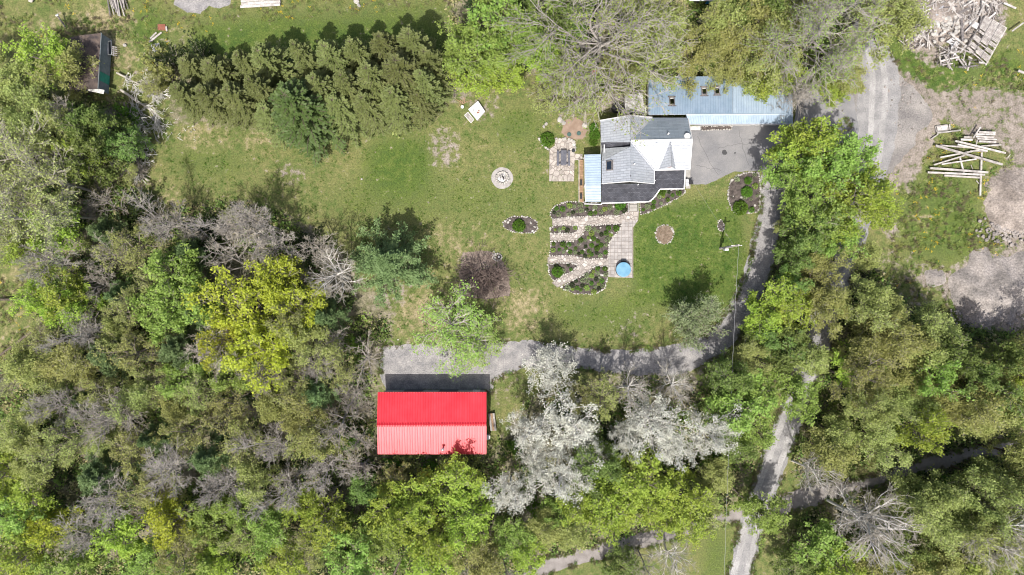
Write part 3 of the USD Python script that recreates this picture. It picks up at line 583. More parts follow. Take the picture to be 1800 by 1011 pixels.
shingle = coursed('charcoal_shingle', (0.05, 0.052, 0.062), (0.085, 0.086, 0.098), 0.3, 0.15, 0.02, 0.02, rough=0.9, fine=0.55, spec=0.2)
oldshingle = mat('old_brown_shingle', (0.055, 0.045, 0.045), (0.14, 0.105, 0.085), 1.3, fine=0.35, fscale=12, rough=0.95, bump=0.02)
glass = usdkit.material(stage, LOOKS + '/window_glass', {'t': ('transparent_bsdf', {'color': (0.75, 0.82, 0.85)}), 'g': ('glossy_bsdf', {'roughness': 0.02}), 'f': ('fresnel', {'IOR': 1.7}), 'm': ('mix_closure', {})}, [('f.fac', 'm.fac'), ('t.BSDF', 'm.closure1'), ('g.BSDF', 'm.closure2')], surface='m.closure')
darkroom = mat('dark_room', (0.03, 0.035, 0.04), rough=0.9)
woodnew = mat('deck_wood', (0.24, 0.15, 0.09), (0.36, 0.24, 0.15), 4, fine=0.25, rough=0.8, vary=0.1)
woodgrey = mat('weathered_wood', (0.26, 0.235, 0.215), (0.46, 0.43, 0.40), 2.5, fine=0.25, fscale=12, rough=0.9, vary=0.15)
woodpale = mat('pale_weathered_wood', (0.27, 0.25, 0.232), (0.52, 0.485, 0.45), 1.6, fine=0.32, fscale=8, rough=0.9, vary=0.28)
wooddark = mat('dark_weathered_wood', (0.10, 0.09, 0.09), (0.22, 0.20, 0.19), 3, fine=0.3, fscale=12, rough=0.95, vary=0.2)
concrete = mat('concrete', (0.30, 0.285, 0.26), (0.38, 0.365, 0.34), 2, fine=0.15, rough=0.9, bump=0.006)
teal = mat('teal_boards', (0.11, 0.135, 0.145), (0.165, 0.185, 0.19), 3, fine=0.2, rough=0.8)
green = mat('green_paint', (0.02, 0.18, 0.13), (0.03, 0.24, 0.17), 3, fine=0.2, rough=0.7)
black = mat('black_plastic', (0.02, 0.02, 0.022), rough=0.5)
greysteel = mat('grey_steel', (0.42, 0.43, 0.45), (0.5, 0.51, 0.53), 2, fine=0.1, rough=0.4, metallic=0.4)
brick = mat('red_brown', (0.20, 0.07, 0.045), (0.28, 0.11, 0.07), 5, fine=0.2, rough=0.85)

def metal_roof(parent, eaveA, eaveB, ridgeB, ridgeA, m, panel=0.92, ribs=3, rh=0.06, rw=0.06, name='roof_panel'):
    """ribbed steel panels laid side by side from eave to ridge"""
    A, B, C, D = (np.asarray(x, float) for x in (eaveA, eaveB, ridgeB, ridgeA))
    n = max(1, int(round(np.linalg.norm(B - A) / panel))); N = unit(np.cross(B - A, D - A)); N = N if N[2] > 0 else -N
    Wd = np.linalg.norm(B - A) / n
    for i in range(n):
        prof = []
        for r in range(ribs):
            c = (r + 0.5) / ribs * Wd
            prof += [(c - rw, 0), (c - rw * 0.55, rh), (c + rw * 0.55, rh), (c + rw, 0)]
        prof = [(0.002, 0)] + prof + [(Wd - 0.002, 0)]
        v = []
        for lo in (0, 1):
            for off in (0, -0.012):
                for s, z in prof:
                    u = (i * Wd + s) / (n * Wd)
                    p = (A + (B - A) * u) if lo == 0 else (D + (C - D) * u)
                    v.append(p + N * (z + off + 0.004 * (i % 2)))
        k = len(prof); f = []
        for j in range(k - 1):
            f += [(j, j + 1, 2 * k + j + 1), (j, 2 * k + j + 1, 2 * k + j)]
            f += [(k + j, 3 * k + j + 1, k + j + 1), (k + j, 3 * k + j, 3 * k + j + 1), (j, k + j + 1, j + 1), (j, k + j, k + j + 1)]
        me = trimesh.Trimesh(np.array(v), f, process=False)
        if np.cross(B - A, D - A)[2] < 0: me.invert()
        part(parent, name, me, m)
def walls(parent, pts, z0, z1, m, name='wall'):
    """one wall per side of the footprint (world xy), with board lines"""
    n = len(pts)
    for i in range(n):
        a, b = np.array(pts[i]), np.array(pts[(i + 1) % n]); d = unit(b - a); nn = np.array([d[1], -d[0]])
        q = Polygon([a + d * 0.07, b - d * 0.07, b - d * 0.07 - nn * 0.14, a + d * 0.07 - nn * 0.14])
        ms = [prism(q, z0, z1 - z0)]
        for z in np.arange(z0 + 0.2, z1 - 0.05, 0.4):
            ms.append(prism(Polygon([a + d * .08 + nn * .012, b - d * .08 + nn * .012, b - d * .08 - nn * .02, a + d * .08 - nn * .02]), z, 0.03))
        part(parent, name, ms, m)
def ridge_cap(parent, a, b, m, w=0.22, t=0.03, name='ridge_cap'):
    a, b = np.asarray(a, float), np.asarray(b, float); d = unit(b - a); s = unit(np.cross(d, [0, 0, 1.0]))
    v = []
    for p in (a, b): v += [p + [0, 0, 0.07], p + s * w - [0, 0, w * 0.35 - 0.05], p - s * w - [0, 0, w * 0.35 - 0.05], p + [0, 0, -0.02]]
    f = [(0, 1, 5), (0, 5, 4), (2, 0, 4), (2, 4, 6), (1, 3, 7), (1, 7, 5), (3, 2, 6), (3, 6, 7), (0, 2, 3), (0, 3, 1), (4, 7, 6), (4, 5, 7)]
    part(parent, name, trimesh.Trimesh(v, f, process=False), m)

# --- red barn
zr, ze = 4.25, 3.2
bn = thing('barn', 'long barn with a bright red ribbed steel roof', 'barn', W(758, 743))
e = [W(664, 690, ze), W(855, 690, ze), W(855, 746, zr), W(662.5, 747, zr), W(664, 798, ze), W(855, 798, ze)]
part(bn, 'roof_deck', slab([e[0], e[1], e[2], e[3]], 0.12).apply_translation([0, 0, -0.04]), woodgrey); part(bn, 'roof_deck', slab([e[4], e[5], e[2] - [0, .006, 0], e[3] - [0, .006, 0]], 0.12).apply_translation([0, 0, -0.04]), woodgrey)
metal_roof(bn, e[0], e[1], e[2], e[3], redmetal); metal_roof(bn, e[4], e[5], e[2], e[3], redmetal)
ridge_cap(bn, e[3], e[2], redtrim)
x0, x1, y0, y1 = e[0][0] + 0.35, e[1][0] - 0.25, e[4][1] + 0.3, e[0][1] - 0.18
walls(bn, [(x0, y0), (x1, y0), (x1, y1), (x0, y1)], 0, 3.12, siding)
for xx in (x0, x1):
    g = trimesh.Trimesh([(xx - .06, y0, 3.12), (xx - .06, y1, 3.12), (xx - .06, (y0 + y1) / 2, 4.05), (xx + .06, y0, 3.12), (xx + .06, y1, 3.12), (xx + .06, (y0 + y1) / 2, 4.05)], [(0, 2, 1), (3, 4, 5), (0, 1, 4), (0, 4, 3), (1, 2, 5), (1, 5, 4), (2, 0, 3), (2, 3, 5)], process=False)
    part(bn, 'gable', g, siding)
for a, b in ((0.20, 0.38), (0.55, 0.73)):
    d = part(bn, 'overhead_door', box(x0 + a * (x1 - x0), y1 + .002, 0.02, x0 + b * (x1 - x0), y1 + .10, 2.6), doorgrey)
d = part(bn, 'side_door', box(x0 + .88 * (x1 - x0), y1 + .002, 0.02, x0 + .95 * (x1 - x0), y1 + .07, 2.1), white); part(d, 'handle', box(x0 + .89 * (x1 - x0), y1 + .071, 1.0, x0 + .895 * (x1 - x0), y1 + .12, 1.08), black)
for y in (e[0][1], e[4][1]): part(bn, 'gutter', box(e[0][0], y - .06, ze - .13, e[1][0], y + .06, ze - .01), redtrim)
p = W(779, 788, 3.45)
ch = part(bn, 'chimney_pipe', cyl(p - [0, 0, .2], 0.11, 0.95, 12), white); part(ch, 'chimney_cap', cyl(p + [0, 0, .78], 0.19, 0.16, 12, 0.05), greysteel)

# --- white-roofed house
R_, E_ = 5.3, 3.2
hs = thing('house', 'white house with pale metal cross-gable roofs and a charcoal porch roof', 'house', W(1120, 280))
def roofp(name, pts, m, t=0.10, label=None): return part(hs, name, slab([W(*p) for p in pts], t), m, label=label)
roofp('roof_slope', [(1055, 212, E_), (1057, 250, E_), (1108, 250, R_ - .05), (1107, 203.5, R_ - .05)], whitemetal)
roofp('roof_slope', [(1107.2, 203.5, R_ - .05), (1146, 207, E_), (1108.3, 247, R_)], whitemetal)
roofp('roof_slope', [(1146.3, 207, E_), (1209, 207, E_), (1216, 245, R_), (1108.5, 247, R_)], darkmetal, label='darker blue-grey north slope')
roofp('roof_slope', [(1108.5, 247.4, R_), (1216, 245.4, R_), (1212, 297.5, E_), (1150.3, 299, E_)], whitemetal, label='bright white south slope')
roofp('roof_slope', [(1108.4, 248, R_), (1150, 299.3, E_), (1150, 322, E_), (1107.7, 318, R_)], whitemetal)
roofp('roof_slope', [(1058, 283, E_), (1058, 322, E_), (1107.3, 318, R_), (1107.8, 258, R_)], whitemetal)
roofp('hip', [(1060, 261, 2.75), (1058, 282.6, E_ - .02), (1107.3, 257.8, R_ - .03)], whitemetal)
roofp('valley_roof', [(1056, 250.5, 3.0), (1107, 250.5, 4.6), (1107, 259, 4.3), (1059, 262, 2.6)], shingle)
ridge_cap(hs, W(1109, 247, R_), W(1216, 245.2, R_), white, 0.10); ridge_cap(hs, W(1107.5, 258, R_), W(1107.5, 318, R_), whitemetal, 0.10)
ridge_cap(hs, W(1108.2, 248, R_ + .02), W(1150, 299.2, E_ + .02), greysteel, 0.07, name='valley_flashing')
ridge_cap(hs, W(1146.2, 207.2, E_ + .02), W(1108.4, 246.8, R_ + .02), greysteel, 0.06, name='valley_flashing')
# gablet over the south slope
dz = 5.28
dm = part(hs, 'gablet', slab([W(1178.7, 248, dz), W(1180, 292.6, dz), W(1158, 298, E_ + .03)], 0.07), whitemetal)
part(hs, 'gablet', slab([W(1179, 248, dz), W(1188, 298, E_ + .03), W(1180.3, 292.6, dz)], 0.07), whitemetal)
a, b, c = W(1159.5, 298, E_ + .05), W(1187, 298, E_ + .05), W(1180.1, 292.6, dz - .12)
a[1] += .18; b[1] += .18; c[1] = a[1]
gw = part(hs, 'gablet_wall', trimesh.Trimesh([a, b, c, a + [0, .1, 0], b + [0, .1, 0], c + [0, .1, 0]], [(0, 1, 2), (3, 5, 4), (0, 3, 4), (0, 4, 1), (1, 4, 5), (1, 5, 2), (2, 5, 3), (2, 3, 0)], process=False), white)
m_ = (a + b) / 2; part(gw, 'attic_window', box(m_[0] - .25, a[1] - .03, a[2] + .45, m_[0] + .25, a[1] - .003, a[2] + .95), brick)
# walls and gable ends
wx0, wx1 = W(1058, 0, E_)[0] + .25, W(1147, 0, E_)[0]; wy0, wy1 = W(0, 321, E_)[1] + .2, W(0, 213, E_)[1] - .1
walls(hs, [(wx0, wy0), (wx1, wy0), (wx1, wy1), (wx0, wy1)], 0, 3.05, white)
ex1, ey0, ey1 = W(1210, 0, E_)[0], W(0, 297, E_)[1] + .25, W(0, 208, E_)[1] - .2
walls(hs, [(wx1 + .1, ey0), (ex1, ey0), (ex1, ey1), (wx1 + .1, ey1)], 0, 3.05, white)
def gable(p0, p1, p2, n): return trimesh.Trimesh([p0, p1, p2, p0 + n, p1 + n, p2 + n], [(0, 1, 2), (3, 5, 4), (0, 3, 4), (0, 4, 1), (1, 4, 5), (1, 5, 2), (2, 5, 3), (2, 3, 0)], process=False)
k = W(1107.5, 318, R_); part(hs, 'gable_wall', gable(np.array([wx0, wy0, 3.06]), np.array([wx1 + .4, wy0, 3.06]), np.array([k[0], wy0, R_ - .2]), np.array([0, .12, 0])), white)
k = W(1107, 203.5, R_); part(hs, 'gable_wall', gable(np.array([wx0, wy1 - .15, 3.06]), np.array([wx1, wy1 - .15, 3.06]), np.array([k[0], wy1 - .15, R_ - .25]), np.array([0, .12, 0])), white)
k = W(1216, 245.2, R_); part(hs, 'gable_wall', gable(np.array([ex1, ey0, 3.06]), np.array([ex1, ey1, 3.06]), np.array([ex1, k[1], R_ - .2]), np.array([-.12, 0, 0])), white)
for q0, q1 in (((1058, 323, E_), (1107.5, 319, R_)), ((1107.5, 319, R_), (1150, 323, E_)), ((1212.6, 297.5, E_), (1216.6, 245.4, R_)), ((1209.4, 207, E_), (1216.6, 245.2, R_)), ((1150, 299.5, E_ - .05), (1150, 322, E_ - .05)), ((1151, 299.6, E_ - .04), (1212, 298, E_ - .04)), ((1054.6, 212, E_), (1107, 202.8, R_)), ((1107, 202.8, R_), (1146, 206.4, E_))):
    part(hs, 'fascia', beam(W(*q0), W(*q1), 0.09, 0.16), white)
# skylight, vents
def skylight(parent, px, py, z, w, l, slope_n, frame, name='skylight'):
    c = W(px, py, z); N = unit(np.array(slope_n, float)); u = unit(np.cross([0, 1.0, 0], N)); v = np.cross(N, u)
    M = np.eye(4); M[:3, 0], M[:3, 1], M[:3, 2], M[:3, 3] = u, v, N, c
    bar = 0.09
    ms = [box(-w / 2, -l / 2, -.1, -w / 2 + bar, l / 2, .13), box(w / 2 - bar, -l / 2, -.1, w / 2, l / 2, .13), box(-w / 2 + bar, -l / 2, -.1, w / 2 - bar, -l / 2 + bar, .13), box(-w / 2 + bar, l / 2 - bar, -.1, w / 2 - bar, l / 2, .13)]
    f = part(parent, name, cat_(ms).apply_transform(M), frame)
    part(f, 'well', box(-w / 2 + bar, -l / 2 + bar, 0.03, w / 2 - bar, l / 2 - bar, .04).apply_transform(M), darkroom)
    part(f, 'pane', box(-w / 2 + bar, -l / 2 + bar, .095, w / 2 - bar, l / 2 - bar, .105).apply_transform(M), glass)
    return f, M
rw_, rr_ = (W(1108, 290, R_)[0] - W(1058, 290, E_)[0]), R_ - E_
skylight(hs, 1071.5, 291, E_ + rr_ * .33, 0.78, 1.15, (-rr_, 0, rw_), wooddark)
for px, py, z, r in ((1114.5, 289, 5.0, .09), (1174, 236, 4.9, .10), (1153, 254, 5.0, .06), (1121, 325, 3.05, .06), (1100, 212, 4.95, .07)):
    part(hs, 'vent_pipe', cyl(W(px, py, z), r, .4, 10), white)
ds = part(hs, 'satellite_dish', cyl(W(1208, 239.5, 5.1), .30, .10, 14, .36), white); part(ds, 'dish_arm', rod(W(1208, 240, 4.6), W(1208, 239.5, 5.12), .03, 6), greysteel)
cap = part(hs, 'chimney', box(*(W(1106, 312, 4.7)), *(W(1109.5, 308, 5.7))), wooddark)
# porch roof, charcoal shingles
pr = part(hs, 'porch_roof', [slab([W(1057, 324, 3.0), W(1150, 322.7, 3.0), W(1160, 332, 2.8), W(1154, 341, 2.6), W(1147, 349, 2.45), W(1141, 354, 2.35), W(1057, 357, 2.35)], .1), slab([W(1150.2, 300.3, 3.06), W(1204, 299, 3.06), W(1202, 331, 2.75), W(1160.2, 332, 2.8), W(1150.2, 322.5, 3.0)], .1)], shingle)
edge = [(1057, 357.6, 2.34), (1141, 354.6, 2.34), (1148, 349.2, 2.44), (1154.5, 341, 2.59), (1160, 332.8, 2.78), (1202.6, 331.6, 2.74), (1204.4, 299, 3.05)]
for q0, q1 in zip(edge, edge[1:]): part(hs, 'porch_gutter', beam(W(*q0), W(*q1), .13, .13), white)
for q in ((1060, 355, 2.2), (1102, 354, 2.2), (1120, 353.5, 2.2), (1140, 352.5, 2.2), (1187, 330, 2.5), (1200, 329, 2.5)):
    t_ = W(*q); part(hs, 'porch_post', box(t_[0] - .06, t_[1] - .06, .15, t_[0] + .06, t_[1] + .06, t_[2] + .05), white)
pf = [W(1057, 330, 0)[:2], W(1141, 330, 0)[:2], W(1141, 352, 0)[:2], W(1057, 353, 0)[:2]]
part(hs, 'porch_floor', prism(Polygon([q[:2] for q in pf]), 0.002, .3), woodgrey)
# west porch, ribbed blue steel
P_ = [W(1027.5, 272, 2.45), W(1028.5, 324, 2.45), W(1056.3, 324, 3.0), W(1056.3, 271, 3.0), W(1029, 354.5, 2.05), W(1056.3, 354.5, 2.55)]
metal_roof(hs, P_[0], P_[1], P_[2], P_[3], bluemetal2, name='west_porch_panel'); metal_roof(hs, P_[1] - [0, .02, .02], P_[4], P_[5], P_[2] - [0, .02, .02], bluemetal2, name='west_porch_panel')
part(hs, 'west_porch_gutter', [beam(P_[0], P_[1], .1, .12), beam(P_[1], P_[4], .1, .12)], greysteel)
part(hs, 'west_porch_rail', [beam(W(1027, 358.5, 1.0), W(1058, 359.5, 1.0), .1, .1), beam(W(1027, 358.5, .3), W(1058, 359.5, .3), .06, .06)] + [beam(W(x, 358.5 + (x - 1027) / 31, .02), W(x, 358.5 + (x - 1027) / 31, 1.0), .06, .06) for x in np.linspace(1027.5, 1057.5, 9)], white)
for q in ((1029, 273, 2.3), (1030, 324, 2.3), (1030, 353, 2.0)):
    t_ = W(*q); part(hs, 'porch_post', box(t_[0] - .06, t_[1] - .06, .02, t_[0] + .06, t_[1] + .06, t_[2]), white)
part(hs, 'front_step', box(*W(1106, 371.5, 0.01), *W(1120, 366, .17)), concrete); part(hs, 'front_step', box(*W(1106, 365.7, 0.01), *W(1120, 360.5, .30)), concrete); part(hs, 'front_step', box(*W(1106, 360.2, 0.01), *W(1120, 354, .42)), concrete)
for x in (1104.6, 1121.4): part(hs, 'stair_rail', [box(*W(x - .8, 374, .02), *W(x + .8, 356, .55))], white)
part(hs, 'east_walk', box(*W(1205, 331.5, 0.005), *W(1213.5, 252, .14)), concrete)

# --- deck walk along the west porch
dk = thing('boardwalk', 'narrow brown plank walk along the west porch of the house', 'boardwalk', W(1022, 318))
n = 26
for i in range(n):
    y = np.linspace(281, 356, n + 1)[i]
    part(dk, 'plank', box(*W(1017.6, y + 2.65, .22), *W(1025.6, y, .27)), woodnew)
part(dk, 'joist', [box(*W(1018.5, 356, .01), *W(1020, 281, .215)), box(*W(1023.5, 356, .01), *W(1025, 281, .215))], wooddark)
for y in (281, 300, 319, 338, 356): part(dk, 'post', box(*W(1017, y + .8, .01), *W(1018.4, y - .8, .85)), woodpale)
part(dk, 'rail', box(*W(1017.1, 356, .86), *W(1018.3, 281, .93)), woodpale)
for y in (321, 345):
    b_ = thing('planter_box', f'long dark planter box on the plank walk, {"nearer the house corner" if y > 330 else "further up the walk"}', 'planter', W(1021.5, y, .28), 'planters on the walk')
    part(b_, 'side', [box(*W(1019.6, y + 5, .28), *W(1020.2, y - 5, .62)), box(*W(1022.8, y + 5, .28), *W(1023.4, y - 5, .62)), box(*W(1020.25, y + 5, .28), *W(1022.75, y + 4.4, .62)), box(*W(1020.25, y - 4.4, .28), *W(1022.75, y - 5, .62))], wooddark)
    part(b_, 'soil', box(*W(1020.25, y + 4.3, .3), *W(1022.75, y - 4.3, .56)), darkroom)

# --- garage wing
gr, gs, gn = 3.6, 2.75, 2.4
ga = thing('garage', 'long garage with a blue ribbed steel roof and three roof windows', 'garage', W(1270, 180))
metal_roof(ga, W(1140, 135, gn), W(1287.6, 134, gn), W(1287.6, 201, gr), W(1140, 202, gr), bluemetal, panel=0.9)
metal_roof(ga, W(1288, 134, gn + .03), W(1392, 133, gn + .03), W(1394, 200.5, gr + .03), W(1288, 201, gr + .03), bluemetal2, panel=0.9)
metal_roof(ga, W(1209.5, 218, gs), W(1394, 217, gs), W(1394, 200.7, gr), W(1206.5, 201.5, gr), bluemetal2, panel=0.9)
part(ga, 'roof_deck', slab([W(1141, 136, gn), W(1391, 134.5, gn), W(1393, 200.7, gr), W(1141, 201.8, gr)], .12).apply_translation([0, 0, -.06]), woodgrey)
part(ga, 'roof_deck', slab([W(1210.5, 217.5, gs), W(1393, 216.6, gs), W(1393, 201, gr), W(1207, 201.8, gr)], .12).apply_translation([0, 0, -.06]), woodgrey)
ridge_cap(ga, W(1206.5, 201.2, gr + .03), W(1394, 200.5, gr + .03), bluemetal2, .12)
part(ga, 'gutter', beam(W(1209.5, 218.8, gs - .06), W(1394, 217.8, gs - .06), .13, .13), greysteel)
gx0, gx1, gy0, gy1 = W(1143, 0, 2)[0], W(1390, 0, 2)[0], W(0, 217, gs)[1] + .42, W(0, 135, gn)[1] - .25
walls(ga, [(W(1212, 0, 2)[0], gy0), (gx1, gy0), (gx1, gy1), (W(1212, 0, 2)[0], gy1)], 0, gn - .1, white)
part(ga, 'wall', box(gx0, W(0, 203, 2.4)[1] + .1, 0, gx0 + .15, gy1, gn - .1), white); part(ga, 'wall', box(gx0 + .16, gy1 - .15, 0, W(1211, 0, 2)[0], gy1, gn - .1), white)
part(ga, 'upper_wall', box(W(1213, 0, 2)[0], gy0 + .01, gn - .09, gx1 - .02, gy0 + .14, gs - .1), white)
for x in (1300, 1345): part(ga, 'garage_door', box(W(x, 0)[0] - 1.3, gy0 - .06, .02, W(x, 0)[0] + 1.3, gy0 - .002, 2.15), whitestain)
sn = (W(0, 134, gn)[1] - W(0, 201, gr)[1]); sl = (0, (gr - gn), sn)
for i, (px, py) in enumerate(((1181, 178), (1237.5, 160.5), (1260, 159.5))):
    z = gn + (gr - gn) * (py - 134) / 67
    f, M = skylight(ga, px, py, z + .06, .62, 1.0, sl, wooddark, 'roof_window')
    part(f, 'flashing', [box(-.45, .50, .0, .45, .62, .10).apply_transform(M), box(-.5, -.66, .0, .5, -.56, .05).apply_transform(M)], wooddark)
    part(f, 'blind', box(-.2, .26, .108, .2, .38, .116).apply_transform(M), whitestain)
part(ga, 'door_slab', box(*W(1212, 229, .02), *W(1231, 222, .16)), whitestain)

# --- small sheet-roofed store behind the house
st = thing('lean_to', 'small lean-to with a stained white sheet roof behind the house', 'lean-to', W(1116, 183))
part(st, 'roof', slab([W(1098, 166, 2.2), W(1129, 164, 2.2), W(1134, 200, 2.6), W(1099, 196, 2.5)], .06), whitestain)
walls(st, wpoly([(1100, 194), (1128, 195), (1125, 168), (1100, 168)], 2.1), 0, 2.1, wooddark)
part(st, 'flashing', beam(W(1130, 205, 2.75), W(1137, 196, 2.8), .12, .05), white); part(st, 'flashing', beam(W(1135, 186, 2.65), W(1133, 200, 2.72), .25, .05), white)
# --- old shed at the top left
sh = thing('shed', 'old shed with a dark brown shingle roof and teal-grey wall', 'shed', W(165, 110))
zs = 2.5
part(sh, 'roof_slope', slab([W(122, 66, 2.2), W(150, 61, 3.0), W(146, 157, 3.0), W(120, 160, 2.2)], .1), oldshingle)
part(sh, 'roof_slope', slab([W(150.2, 61, 3.0), W(178, 58, zs), W(172, 156, zs), W(146.2, 157, 3.0)], .1), oldshingle)
for i in range(6):
    a_, b_ = W(178, 58, zs), W(172, 156, zs); p0, p1 = a_ + (b_ - a_) * i / 6, a_ + (b_ - a_) * (i + 1) / 6
    part(sh, 'wall_board', beam(p0 + [-.12, -.01, -1.25], p1 + [-.12, .01, -1.25], .07, 2.3), green if i == 4 else teal, label='green board' if i == 4 else None)
part(sh, 'wall', prism(Polygon(wpoly([(124, 70), (174, 63), (169, 152), (123, 155)], 2.2)), 0, 2.05), wooddark)
part(sh, 'fascia', beam(W(178, 58, zs - .05), W(172, 156, zs - .05), .16, .12), teal)
part(sh, 'gable_board', beam(W(155, 156, 2.5), W(183, 162, 2.0), .5, .05), whitestain)
